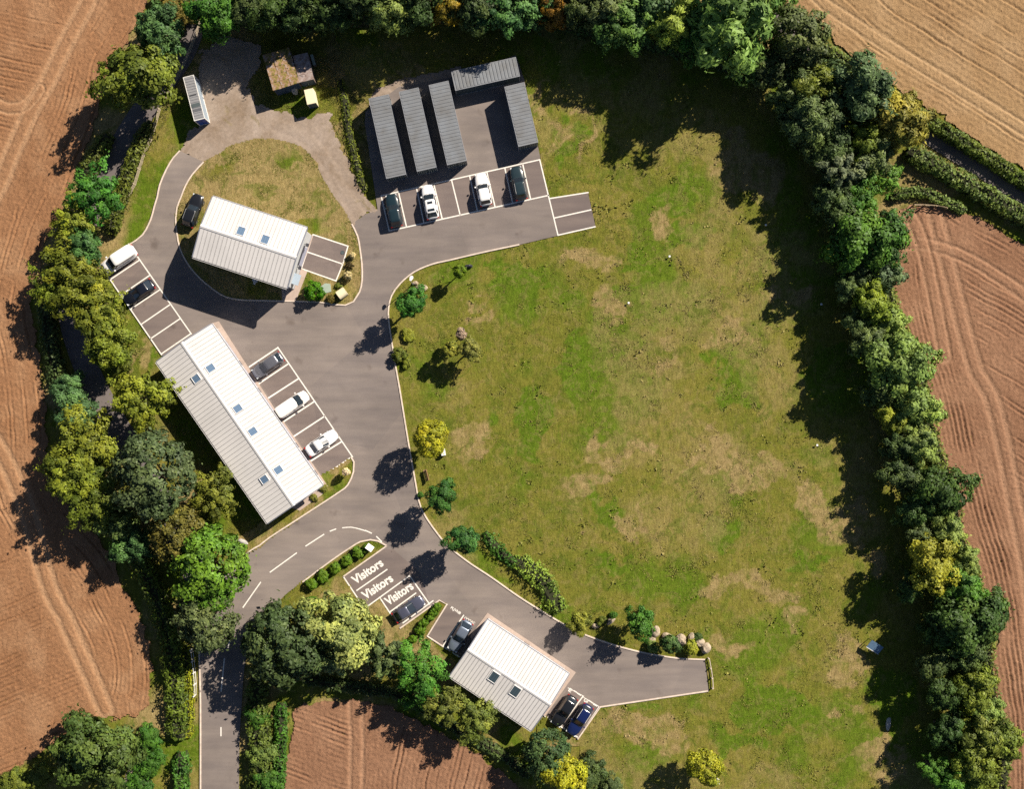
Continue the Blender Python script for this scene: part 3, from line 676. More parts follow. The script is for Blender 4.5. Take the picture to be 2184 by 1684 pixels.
        if kind == 'window':
            f = MB().box(-h,-h+.07,-.06,.02,z0,z1).box(h-.07,h,-.06,.02,z0,z1).box(-h+.07,h-.07,-.06,.02,z0,z0+.07).box(-h+.07,h-.07,-.06,.02,z1-.07,z1).box(-.03,.03,-.055,.02,z0+.07,z1-.07)
            f = put('window', f, GUTTER, root); MB().box(-h+.071,-.031,-.03,.01,z0+.071,z1-.071).build('pane', GLASS, f); MB().box(.031,h-.071,-.03,.01,z0+.071,z1-.071).build('pane', GLASS, f)
            MB().box(-h-.06,h+.06,-.14,-.061,z0-.06,z0-.001).build('sill', GUTTER, f)
        elif kind == 'door':
            f = put('door', MB().box(-h+.06,h-.06,-.05,.02,.06,z1-.06), NAVY, root)
            MB().box(-h,-h+.058,-.08,.02,.05,z1).box(h-.058,h,-.08,.02,.05,z1).box(-h+.058,h-.058,-.08,.02,z1-.058,z1).build('door_frame', GUTTER, f)
            MB().box(h-.22,h-.10,-.10,-.052,1.0,1.05).build('handle', BARG, f)
        elif kind == 'roller':
            f = MB()
            for q in range(int(z1/.18)): f.box(-h,h,-.05-.02*(q%2),.02,.05+q*.18,.05+(q+1)*.18-.01)
            f = put('roller_door', f, ROLL, root); MB().box(-h-.1,h+.1,-.16,.02,z1+.02,z1+.24).build('shutter_box', TRIM, f)
        elif kind == 'flood':
            f = put('floodlight', MB().box(-.22,.22,-.62,-.22,z0,z0+.22), TRIM, root); MB().box(-.05,.05,-.22,.02,z0+.05,z0+.14).build('bracket', TRIM, f)
        elif kind == 'vent':
            f = put('extractor_vent', MB().bbox(-.3,.3,-.75,.02,z0,z1), WALL, root); MB().tube([(0,-.85,z0+.2),(0,-1.15,z0+.2)], .16, 10).box(-.2,.2,-.86,-.751,z0+.05,z0+.4).build('duct', WALL, f)
        elif kind == 'canopy':
            f = MB().add([(-h,-.9,z0),(h,-.9,z0),(h,.0,z0+.25),(-h,.0,z0+.25),(-h,-.9,z0-.06),(h,-.9,z0-.06),(h,0,z0+.19),(-h,0,z0+.19)],[(0,1,2,3),(7,6,5,4),(0,4,5,1),(1,5,6,2),(3,7,4,0)])
            f = put('canopy', f, CSIDE, root); MB().tube([(-h+.05,-.8,z0-.05),(-h+.05,0,z0-.6)],.025).tube([(h-.05,-.8,z0-.05),(h-.05,0,z0-.6)],.025).build('bracket', TRIM, f)
    return root
PI = math.pi
SEAM = MAT('seam_gap_deck', (.20,.20,.205), .6, .1, 2)  # mid-grey deck under the roof panels, visible in the joints between them
ROLL = MAT('shutter', (.33,.34,.42), .5, .06, 2)
building('white_roofed_shed', (456.5,421), (658,488), (408,547), 5.6, math.radians(11), 24, 'square shed with bright white sheet roof and two skylights on the oval island', 'building',
         skylights=[(515,494,1.15,1.25),(566.5,512,1.15,1.25)], trim=WALL_B,
         openings=[('E',2.3,.9,2.6,3,'flood'),('E',-1.0,.9,2.6,3,'flood'),('E',-2.6,1.0,0,2.1,'door'),('E',-2.6,1.5,2.5,0,'canopy'),('S',1.2,0,1.2,1.9,'vent'),('S',-3.5,1.4,1.1,2.2,'window'),('S',4.2,1.4,1.1,2.2,'window'),('E',.7,2.6,0,2.6,'roller'),('N',0,1.4,1.1,2.2,'window')])
building('long_workshop', (451,692), (688,1037), (333.5,772), 3.4, math.radians(11), 46, 'long workshop with white sheet roof, six skylights and a row of bays beside it', 'building',
         skylights=[(450,786,1.1,1.2),(420,808,1.1,1.2),(508,872,1.1,1.2),(540,921,1.1,1.2),(594.5,1003,1.1,1.2),(565,1023,1.1,1.2)], trim=WALL_B,
         openings=[('N',-9.5+k*4.6,2.6,0,2.7,'roller') for k in range(5)] + [('N',-7.2+k*4.6,1.0,0,2.1,'door') for k in range(5)] + [('E',-2,1.4,1.1,2.2,'window'),('E',2,1.4,1.1,2.2,'window'),('S',-8,1.4,1.1,2.2,'window'),('S',0,1.4,1.1,2.2,'window'),('S',8,1.4,1.1,2.2,'window')])
building('white_roofed_office', (1039.5,1323.7), (1214,1440), (958,1443), 3.4, math.radians(11), 26, 'square office with white sheet roof and two dark skylights by the visitor bays', 'building',
         skylights=[(1053.5,1444,1.25,1.55),(1099,1474.6,1.25,1.55)], sky_m=SKYD, trim=WALL_B,
         openings=[('N',-3.5,1.4,1.0,2.2,'window'),('N',0,1.1,0,2.1,'door'),('N',3.5,1.4,1.0,2.2,'window'),('E',0,1.4,1,2.2,'window'),('W',1.5,1.0,0,2.1,'door'),('S',2,1.4,1,2.2,'window')])

# ------------------------------------------------------------------ steel containers
def container(name, TL, TR, BR, BL, h, label, m_roof, m_side, m_rail, rib=.46, group=None, door_m=None, bars=True, zoff=.1, patch=False):
    """corners of the roof in plan; the doors are in the BL-BR end"""
    a, b, c_, d = (P(*q, h+zoff) for q in (TL, TR, BR, BL)); c = (a+b+c_+d)/4
    ax = ((d-a)+(c_-b))/2; Ln = ax.length; Wd = ((b-a).length+(c_-d).length)/2
    root = empty(name, (c.x, c.y, zoff-.01), math.atan2(ax.y, ax.x)); tag(root, label, 'container', group)
    hl, hw = Ln/2, Wd/2; e = .07
    r = MB(); n = int((Ln-.3)/rib); st = (Ln-.3)/n
    r.box(-hl+e, hl-e, -hw+e, hw-e, h-.06, h-.03)
    for k in range(n):
        x = -hl+.15+k*st
        r.add([(x+.05,-hw+.11,h-.029),(x+st-.09,-hw+.11,h-.029),(x+st-.09,hw-.11,h-.029),(x+.05,hw-.11,h-.029),(x+.08,-hw+.14,h+.015),(x+st-.12,-hw+.14,h+.015),(x+st-.12,hw-.14,h+.015),(x+.08,hw-.14,h+.015)],
              [(4,5,6,7),(0,1,5,4),(1,2,6,5),(2,3,7,6),(3,0,4,7)])
    ro = r.build('roof', m_roof, root)
    if patch:
        MB().box(hl*.25,hl*.42,-hw+.15,hw-.15,h+.018,h+.03).build('roof_patch', DGREY, ro); MB().box(hl*.5,hl*.62,-hw+.2,hw-.12,h+.018,h+.028).build('roof_patch', RIM, ro)
        MB().box(-hl*.14,-hl*.10,-hw+.25,hw-.3,h+.018,h+.026).build('scuff', TRIM, ro)
    for s in (-1, 1):
        sw = MB(); m = int(Ln/.3); vs = []; fs = []
        for k in range(m*4+1):
            x = -hl+.1+(Ln-.2)*k/(m*4); y = s*(hw-.05-(.04 if k % 4 in (0,1) else 0)); vs += [(x,y,.14),(x,y,h-.1)]
        for k in range(m*4): fs.append((k*2,k*2+2,k*2+3,k*2+1) if s < 0 else (k*2+2,k*2,k*2+1,k*2+3))
        sw.add(vs, fs).build('side_wall', m_side, root)
    ew = MB(); vs = []; fs = []
    for k in range(33):
        y = -hw+.1+(Wd-.2)*k/32; x = -hl+.05+(.04 if k % 4 in (0,1) else 0); vs += [(x,y,.14),(x,y,h-.1)]
    for k in range(32): fs.append((k*2+2,k*2,k*2+1,k*2+3))
    ew.add(vs, fs).build('end_wall', m_side, root)
    for s in (-1, 1):
        y0, y1 = sorted((s*.02, s*(hw-.1)))
        dd = MB().box(hl-.09, hl-.05, y0, y1, .14, h-.11).build('door', door_m or m_side, root)
        if bars:
            for q in (.2, .42, .64, .86):
                y = s*(hw-.1)*q; MB().tube([(hl-.01,y,.16),(hl-.01,y,h-.13)], .028, 6).build('locking_bar', BARG, dd)
    for sx in (-1, 1):
        for sy in (-1, 1):
            MB().box(*sorted((sx*hl, sx*(hl-.1))), *sorted((sy*hw, sy*(hw-.1))), 0, h).build('corner_post', m_rail, root)
    for s in (-1, 1):
        for za, zb in ((h-.1, h-.002), (0, .14)):
            MB().box(-hl+.1, hl-.1, *sorted((s*hw, s*(hw-.08))), za, zb).build('rail', m_rail, root)
            MB().box(*sorted((s*hl, s*(hl-.08))), -hw+.1, hw-.1, za, zb).build('rail', m_rail, root)
    return root
CR = MAT('container_rail', (.30,.31,.33), .45, .08, 2, 0, 0, .3)
GC = 'dark grey storage containers'
def C(*a): return [T(2,1,*q) if len(q) == 2 else T(*q) for q in a]
container('storage_container', *C((915,825),(1085,795),(1232,1465),(1065,1505)), 2.7, 'dark grey container of the parallel three beside the grass bank', ROOF_G, DGREY, CR, group=GC)
container('storage_container', *C((1170,768),(1335,738),(1488,1405),(1322,1445)), 2.7, 'dark grey container in the middle of the three parallel ones', ROOF_G, DGREY, CR, group=GC)
container('storage_container', *C((1420,710),(1588,682),(1742,1350),(1577,1390)), 2.7, 'dark grey container of the parallel three that borders the paved yard', ROOF_G, DGREY, CR, group=GC)
tl, tr_, br, bl = C((1607,600),(2155,478),(2188,640),(1648,762))
container('storage_container', tr_, br, bl, tl, 2.7, 'dark grey container lying crosswise at the head of the paved yard', ROOF_G, DGREY, CR, group=GC)
container('storage_container', *C((2058,725),(3,1,40,695),(3,1,160,1195),(2175,1235)), 2.7, 'short dark grey container at the meadow side of the paved yard', ROOF_G, DGREY, CR, group=GC)
container('site_container', T(1,1,1536,650), T(1,1,1630,628), T(1,1,1720,993), T(1,1,1635,1020), 2.7, 'pale grey container with white rails and a blue end by the fence', CGREY, CSIDE, CWHITE, rib=.36, door_m=BLUE, bars=False, zoff=.05, patch=True)

# small cream box with a dark front, old sheds
def boxshed(name, corners, h, label, cat, m_top, m_side, m_front, zoff=.05, over=.0, moss=False):
    a, b, c_, d = (P(*q, h) for q in corners); c = (a+b+c_+d)/4; ax = ((d-a)+(c_-b))/2; Ln = ax.length; Wd = ((b-a).length+(c_-d).length)/2
    root = empty(name, (c.x, c.y, zoff), math.atan2(ax.y, ax.x)); tag(root, label, cat); hl, hw = Ln/2, Wd/2
    MB().add([(-hl,-hw,0),(hl,-hw,0),(hl,hw,0),(-hl,hw,0),(-hl,-hw,h-.1),(hl,-hw,h-.1),(hl,hw,h-.1),(-hl,hw,h-.1)],[(0,1,5,4),(2,3,7,6),(3,0,4,7),(1,2,6,5)]).build('wall', m_side, root)
    if moss:
        n1, n2 = max(2, int(Ln/.9)), max(2, int(Wd/1.1)); rng = random.Random(7); rf = MB().box(-hl-.08,hl+.08,-hw-.08,hw+.08,h-.1,h-.04).build('roof', m_top, root)
        for i in range(n1):
            for j in range(n2):
                if rng.random() < .12: continue
                t_ = rng.uniform(.03,.07); x0 = -hl-.08+i*(2*hl+.16)/n1; y0 = -hw-.08+j*(2*hw+.16)/n2
                s_ = MB().bbox(.01,(2*hl+.16)/n1-.01,.01,(2*hw+.16)/n2-.01,-.02,t_-.02,.015).build('roof_sheet', m_top, rf, loc=(x0,y0,h-.02)); s_.rotation_euler = (rng.uniform(-.07,.07),rng.uniform(-.07,.07),rng.uniform(-.04,.04))
    else: MB().bbox(-hl-over,hl+over,-hw-over,hw+over,h-.1,h,.02).build('roof', m_top, root)
    if m_front:
        f = MB().box(hl-.02,hl+.03,-hw+.04,hw-.04,.05,h-.14).build('door', m_front, root); MB().box(hl+.031,hl+.06,-.05,.05,.9,1.1).build('handle', BARG, f)
    return root
boxshed('cream_box_unit', [(648,193),(667.6,187),(673.7,219),(655.6,224)], 2.1, 'small cream box unit with navy front in the dirt yard', 'shed', CREAM, CREAM, NAVY)
boxshed('old_shed', [(561,117.5),(615.6,103.6),(636.8,176),(583.5,192)], 2.8, 'derelict shed with a mossy brown flat roof', 'shed', OLDROOF, BRICKW, NAVY, moss=True)
boxshed('old_shed', [(627,121),(653.5,112.5),(669,167),(638,176)], 2.5, 'narrow derelict shed with patchy pale roof beside the mossy one', 'shed', MAT('patchy_roof', (.33,.29,.28), .95, .3, 1.6, .6, 8, c2=(.16,.09,.06)), BRICKW, NAVY, moss=True)
boxshed('low_hutch', [(661,117),(667,115),(673,137),(668,139)], .9, 'low grey-green hutch in the shade beside the narrow derelict shed', 'hutch', SLATE, BRICKW, None)

# ------------------------------------------------------------------ vehicles
def sup(t, n): return math.copysign(abs(t)**(2/n), t)
def vehicle(name, x, y, dirx, diry, label, cat, kind, color, rough=.25, metal=0.0, length=4.6, wid=1.86, rails=None, sunroof=False, roof_c=None, gz=.106, roofm=None):
    p = P(x, y, .8); root = empty(name, (p.x, p.y, gz), math.atan2(-diry, dirx)); tag(root, label, cat)
    m = paint('paint_'+name, color, rough, metal)
    h_, hw = length/2, wid/2
    G = {'suv':  dict(deck=.98, hood=1.02, roof=1.66, cf=.31, cr=-.95, rf=-.01, rr=-.76, tail=.98),
         'hatch':dict(deck=.90, hood=.92, roof=1.48, cf=.40, cr=-.92, rf=-.02, rr=-.62, tail=.90),
         'mpv':  dict(deck=.98, hood=.98, roof=1.66, cf=.46, cr=-.95, rf=.08, rr=-.70, tail=.98),
         'sedan':dict(deck=.88, hood=.88, roof=1.42, cf=.38, cr=-.72, rf=.00, rr=-.38, tail=.92),
         'van':  dict(deck=1.10, hood=1.08, roof=1.96, cf=.62, cr=-.985, rf=.29, rr=-.97, tail=1.10)}[kind]
    # lower body, lofted from tail to nose
    xs = [-1,-.985,-.95,-.88,-.75,-.55,-.3,0,.3,.5,.65,.78,.88,.95,.985,1]; vs = []; fs = []; prof = 11
    for t in xs:
        n = 5.0 if t > 0 else 7.0
        wv = hw*(1-abs(t)**n*(.42 if t > 0 else .25)); wv *= (1-.5*max(0, abs(t)-.97)/.03*.25)
        if t > G['cf']: u = (t-G['cf'])/(1-G['cf']); dk = G['deck']+(G['hood']-G['deck'])*.5 - .20*u**2.2
        elif t < G['cr']: u = (G['cr']-t)/(1+G['cr']+1e-6); dk = G['tail']-.10*u**2
        else: dk = G['deck']
        if abs(t) > .97: dk *= .80 if t > 0 else .88
        z0 = .24 if abs(t) < .95 else .34
        for q, zq in ((-.93,z0),(-1,z0+.16),(-1,.62*dk),(-.965,.86*dk),(-.83,.97*dk),(-.4,dk+.02),(0,dk+.03)):
            vs.append((t*h_, q*wv, zq))
        for q, zq in ((.4,dk+.02),(.83,.97*dk),(.965,.86*dk),(1,.62*dk),(1,z0+.16),(.93,z0)):
            vs.append((t*h_, q*wv, zq))
    prof = 13
    for k in range(len(xs)-1):
        for q in range(prof-1): fs.append((k*prof+q, k*prof+q+1, (k+1)*prof+q+1, (k+1)*prof+q))
        fs.append((k*prof+prof-1, k*prof, (k+1)*prof, (k+1)*prof+prof-1))
    fs.append(tuple(range(prof-1, -1, -1))); fs.append(tuple((len(xs)-1)*prof+q for q in range(prof)))
    body = MB().add(vs, fs).build('body', m, root, smooth=True)
    # greenhouse ring
    def ring(x0, x1, hw_, z, n, zc=0):
        out = []
        for k in range(40):
            a = 2*PI*k/40; c_, s_ = math.cos(a), math.sin(a)
            out.append(((x0+x1)/2*h_+(x1-x0)/2*h_*sup(c_, n), hw_*sup(s_, n), z))
        return out
    bz = G['deck']-.04; lo = ring(G['cr'], G['cf'], hw*.92, bz, 5.5); hi = ring(G['rr'], G['rf'], hw*.74 if kind != 'van' else hw*.86, G['roof']-.05, 6.5)
    groups = {'windscreen': [], 'side_window': [], 'side_window2': [], 'rear_window': [], 'pillar': []}
    for k in range(40):
        c_ = math.cos(2*PI*(k+.5)/40); s_ = math.sin(2*PI*(k+.5)/40)
        if k in (5, 34): g = 'pillar'
        elif k in (14, 15, 24, 25): g = 'pillar'
        elif c_ > .70: g = 'windscreen'
        elif c_ < -.70: g = 'rear_window'
        elif s_ > 0: g = 'side_window' if k not in (10,) else 'pillar'
        else: g = 'side_window2' if k not in (29,) else 'pillar'
        if kind == 'van' and g.startswith('side') and c_ < .35: g = 'pillar'
        if kind == 'van' and g == 'rear_window': g = 'pillar'
        groups[g].append(k)
    for g, ks in groups.items():
        if not ks: continue
        ks = [(k-40 if g == 'windscreen' and k > 20 else k) for k in ks]; ks.sort(); runs = [[ks[0]]]
        for k in ks[1:]:
            if k == runs[-1][-1]+1: runs[-1].append(k)
            else: runs.append([k])
        for run in runs:
            mb = MB()
            for k in run:
                k1, k2 = k % 40, (k+1) % 40; mb.add([lo[k1], lo[k2], hi[k2], hi[k1]], [(0,1,2,3)])
            mb.build(g.replace('2',''), m if g == 'pillar' else GLASS, root if g != 'pillar' else body, smooth=False)
    # roof skin: rim, shoulder and crown
    r1 = ring(G['rr']+.02, G['rf']-.02, (hw*.74 if kind != 'van' else hw*.86)-.05, G['roof']-.01, 6.5); r2 = ring(G['rr']+.12, G['rf']-.12, hw*.5, G['roof']+.03, 5)
    rv = hi+r1+r2; rf = [(k, (k+1)%40, 40+(k+1)%40, 40+k) for k in range(40)]+[(40+k, 40+(k+1)%40, 80+(k+1)%40, 80+k) for k in range(40)]+[tuple(range(80,120))]
    roof = MB().add(rv, rf).build('roof', roofm or m, root, smooth=True)
    x0, x1 = G['rr']*h_, G['rf']*h_; zt = G['roof']
    if sunroof: MB().box(x1-.62, x1-.30, -.36, .36, zt-.01, zt+.045).build('sunroof', GLASS, roof)
    if sunroof == 2: MB().box(x0+.22, x0+.55, -.48, .48, zt-.02, zt+.04).build('sunroof', GLASS, roof)
    if rails:
        for s in (-1, 1):
            yy = s*(hw*.74-.03); MB().tube([(x0+.15,yy,zt-.04),(x0+.25,yy,zt+.045),(x1-.25,yy,zt+.045),(x1-.12,yy,zt-.04)], .03, 6).build('roof_rail', rails, roof)
    for s in (-1, 1):
        y0 = s*hw
        mr = MB().bbox(G['cf']*h_-.42, G['cf']*h_-.22, *sorted((y0*1.0, y0+s*.20)), G['deck']-.02, G['deck']+.15, .03).build('wing_mirror', m, root)
        MB().box(h_-.34, h_-.10, *sorted((y0*.50, y0*.80)), .58, .74).build('headlight', LAMPW, root)
        MB().box(-h_-.005, -h_+.16, *sorted((y0*.62, y0*.90)), .66, .84).build('tail_light', LAMPR, root)
        for t in (-.60, .60):
            wv = hw*.98
            ty = MB().tube([(t*h_, y0-s*.24, .33), (t*h_, y0-s*.0+s*.01, .33)], .33, 16).build('wheel', RUBBER, root)
            MB().tube([(t*h_, y0+s*.005, .33), (t*h_, y0+s*.022, .33)], .21, 12).build('rim', RIM, ty)
    MB().box(h_-.10, h_+.015, -hw*.62, hw*.62, .30, .44).build('front_bumper', TRIM, root)
    MB().box(-h_-.02, -h_+.08, -hw*.66, hw*.66, .30, .46).build('rear_bumper', TRIM, root)
    MB().box(h_+.016, h_+.03, -.26, .26, .33, .43).build('number_plate', WHITE, root)
    wz = G['deck']+.02; wx = G['cf']*h_
    MB().tube([(wx+.03,-.5,wz),(wx-.12,.1,wz+.08)], .012, 5).tube([(wx+.03,.1,wz),(wx-.10,.62,wz+.08)], .012, 5).build('wiper', TRIM, root)
    return root
BK = (.012,.013,.016); WH = (.80,.79,.78)
vehicle('parked_suv', 412, 449, .34, -.94, 'black SUV with roof rails on the grass beside the island shed', 'car', 'suv', BK, length=4.7, rails=STEEL, gz=.14)
vehicle('parked_van', 255, 554, -.84, .54, 'white panel van in the end bay of the west parking row', 'van', 'van', WH, length=5.1, wid=1.98)
vehicle('parked_car', 295.5, 624, -.83, .55, 'black hatchback parked in the west row next to the white panel van', 'car', 'hatch', (.008,.010,.018), length=4.7)
N4 = (-.19,-.98)
vehicle('parked_suv', 840, 449, *N4, 'dark teal-black SUV in the north row below the first container', 'car', 'suv', (.012,.026,.034), length=4.6)
vehicle('parked_car', 917, 431, *N4, 'white car with dark sunroof panels in the north row', 'car', 'mpv', WH, length=4.75, sunroof=2)
vehicle('parked_suv', 1030.5, 404, *N4, 'plain white SUV without sunroof in the north row', 'car', 'suv', WH, length=4.55)
vehicle('parked_suv', 1106.3, 390.7, *N4, 'dark grey SUV with roof rails in the north row next to the meadow', 'car', 'suv', (.02,.035,.042), length=4.7, rails=STEEL)
DV = (-.827,.562)
vehicle('parked_car', 571, 780, *DV, 'grey people carrier nosed up to the long workshop', 'car', 'mpv', (.20,.20,.225), metal=.5, length=4.7)
vehicle('parked_van', 624.5, 863, .827, -.562, 'white van backed up to the long workshop', 'van', 'van', (.80,.76,.72), length=4.8, wid=1.9)
vehicle('parked_car', 686, 945.5, .827, -.562, 'white saloon backed up to the long workshop', 'car', 'sedan', WH, length=4.8)
vehicle('parked_car', 872, 1300, .84, -.545, 'slate blue estate car beside the Visitors lettering', 'car', 'hatch', (.10,.105,.15), metal=.4, length=4.75)
vehicle('parked_car', 981, 1358, -.5, .866, 'silver-blue hatchback parked close to the square office', 'car', 'hatch', (.22,.26,.33), metal=.5, length=4.7)
vehicle('parked_suv', 1203, 1518, -.55, .835, 'black SUV against the end wall pavement of the square office', 'car', 'suv', BK, length=4.7)
vehicle('parked_suv', 1236, 1537, -.55, .835, 'dark blue SUV with bright roof rails beside the grass slope', 'car', 'suv', (.008,.016,.075), length=4.8, rails=CWHITE)
# ------------------------------------------------------------------ foliage
def unit(v): return v/np.maximum(np.linalg.norm(v, axis=1, keepdims=True), 1e-9)
def leaf_quads(pos, nrm, size, asp, rng, droop=0.0):
    k = len(pos); t = rng.normal(size=(k,3)); t[:,2] -= droop
    t = unit(t - (t*nrm).sum(1, keepdims=True)*nrm); b = np.cross(nrm, t)
    s = (size*rng.uniform(.6, 1.35, k))[:,None]
    V = np.stack([pos-t*s*asp, pos+b*s*.6+nrm*s*.12, pos+t*s*asp, pos-b*s*.6+nrm*s*.12], 1).reshape(-1,3)
    return V, np.arange(k*4).reshape(-1,4)
def crown_mesh(seed, style):
    rng = np.random.default_rng(seed)
    st = dict(round=dict(nl=95, lr=(.13,.23), rad=(.74,.90), el=1.0, n=9500, leaf=.050, asp=1.0, zs=.80, core=.80, vr=.16),
              lobed=dict(nl=62, lr=(.12,.34), rad=(.40,.92), el=1.15, n=10000, leaf=.055, asp=1.0, zs=.75, core=.55, vr=.24),
              finger=dict(nl=62, lr=(.12,.24), rad=(.40,1.0), el=1.9, n=8500, leaf=.050, asp=1.1, zs=.62, core=.50, vr=.26),
              wispy=dict(nl=55, lr=(.16,.30), rad=(.40,.90), el=1.4, n=8500, leaf=.048, asp=1.9, zs=.85, core=.55, vr=.22),
              spiky=dict(nl=36, lr=(.10,.17), rad=(.35,.85), el=2.8, n=7000, leaf=.050, asp=1.7, zs=.75, core=.42, vr=.22),
              small=dict(nl=30, lr=(.22,.36), rad=(.50,.78), el=1.0, n=3600, leaf=.085, asp=1.05, zs=.85, core=.62, vr=.16))[style]
    nl = st['nl']; k = np.arange(nl)+.5; ph = np.arccos(1-1.62*k/nl); th = np.pi*(1+5**.5)*k + rng.uniform(-.5,.5,nl)
    od = np.stack([np.cos(th)*np.sin(ph), np.sin(th)*np.sin(ph), np.cos(ph)], 1); od = unit(od+rng.normal(0,.16,(nl,3)))
    lop = 1+.22*np.sin(2*th+rng.uniform(0,6))+.14*np.sin(3*th+rng.uniform(0,6))
    if style in ('round','small'): lop = 1+(lop-1)*.4
    cen = od*rng.uniform(*st['rad'], nl)[:,None]*lop[:,None]; lr = rng.uniform(*st['lr'], nl)
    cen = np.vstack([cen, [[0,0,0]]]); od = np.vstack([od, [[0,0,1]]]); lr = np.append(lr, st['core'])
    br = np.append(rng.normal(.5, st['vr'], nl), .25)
    pr = lr**2; pr[-1] *= .35; pr /= pr.sum()
    n = st['n']*2; li = rng.choice(nl+1, n, p=pr)
    d = unit(rng.normal(size=(n,3)) + od[li]*.75*(li < nl)[:,None])
    r = lr[li]*rng.uniform(.72, 1.06, n)
    off = d*r[:,None]; al = (off*od[li]).sum(1, keepdims=True); off = off + od[li]*al*(st['el']-1)*(li < nl)[:,None]
    pos = cen[li]+off; keep = np.ones(n, bool)
    for q in range(nl+1):
        dd = np.linalg.norm(pos-cen[q], axis=1); keep &= ~((dd < lr[q]*.66) & (li != q))
    jx = np.stack([fbm(pos[:,0]*5+q*7.1, pos[:,1]*5+pos[:,2]*3.3, seed+q, 3) for q in range(3)], 1)-.5
    pos = pos + jx*.22; out = rng.random(n) < .05; pos[out] *= rng.uniform(1.02, 1.20, (out.sum(),1))
    pos, d, li = pos[keep][:st['n']], d[keep][:st['n']], li[keep][:st['n']]
    nrm = unit(d*.9 + unit(pos)*.35 + rng.normal(0,.42,d.shape) + [0,0,.15])
    V, F = leaf_quads(pos, nrm, st['leaf'], st['asp'], rng, .8 if style == 'wispy' else 0)
    V[:,2] *= st['zs']
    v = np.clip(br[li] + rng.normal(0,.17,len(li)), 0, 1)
    return arr_mesh('crown_'+style, V, F, LEAF, {'v':v}, False, 'FACE')
CROWN = {s: [crown_mesh(100+7*i+len(s)*31, s) for i in range(n)] for s, n in (('round',4),('lobed',6),('finger',5),('wispy',6),('spiky',2),('small',4))}
def trunk_mesh(seed):
    rng = random.Random(seed); mb = MB()
    mb.tube([(0,0,-.02),(.01,0,.2),(.03,.02,.55),(.02,.05,.85),(.0,.03,1.05)], [.075,.055,.045,.035,.015], 8)
    for k in range(7):
        a = k*2.4+rng.uniform(-.4,.4); z0 = rng.uniform(.45,.8); L_ = rng.uniform(.25,.42)
        mb.tube([(.02,.02,z0),(math.cos(a)*L_*.5,math.sin(a)*L_*.5,z0+.14),(math.cos(a)*L_,math.sin(a)*L_,z0+.32)], [.028,.02,.008], 6)
    return mb.mesh('trunk', BARK)
TRUNK = [trunk_mesh(s) for s in (1,2,3)]
rnd = random.Random(11)
def warm(c): return (c[0]*1.34, c[1]*1.46, c[2]*1.12) if c[0] < .22 else c
def tree(x, y, ru, style, col, label, group=None, hc=None, name='tree', sq=1.0, cat='tree', zk=1.0, lift=1.0):
    r = ru*K*(1.12 if style in ('lobed','finger','wispy') else 1.0); hc = hc or (3.0+.66*r); p = P(x, y, hc); r *= (H-hc)/H
    root = empty(name, (p.x, p.y, -.02), rnd.uniform(0, 6.28)); tag(root, label, cat, group)
    f = rnd.uniform(.9, 1.1); c = tuple(min(1, a*f*lift*rnd.uniform(.94,1.06)) for a in warm(col))
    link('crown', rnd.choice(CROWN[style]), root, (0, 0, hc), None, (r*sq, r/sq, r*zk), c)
    link('trunk', rnd.choice(TRUNK), root, None, None, (min(hc*.8, r*1.7), min(hc*.8, r*1.7), hc))
    return root
def shrub(x, y, ru, col, label, group=None, h=None, style='small', name='shrub', sq=1.0, rz=None, stem=.0, gz=.08, cat='shrub'):
    r = ru*K; h = h or r*1.5; hc = stem + h*.46; p = P(x, y, hc)
    root = empty(name, (p.x, p.y, gz), rnd.uniform(0, 6.28) if rz is None else rz); tag(root, label, cat, group)
    f = rnd.uniform(.9, 1.1); c = tuple(min(1, a*f) for a in warm(col))
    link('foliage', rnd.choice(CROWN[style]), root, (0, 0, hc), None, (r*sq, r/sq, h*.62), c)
    link('stem', rnd.choice(TRUNK), root, None, None, (r*.7, r*.7, hc*1.05))
    return root
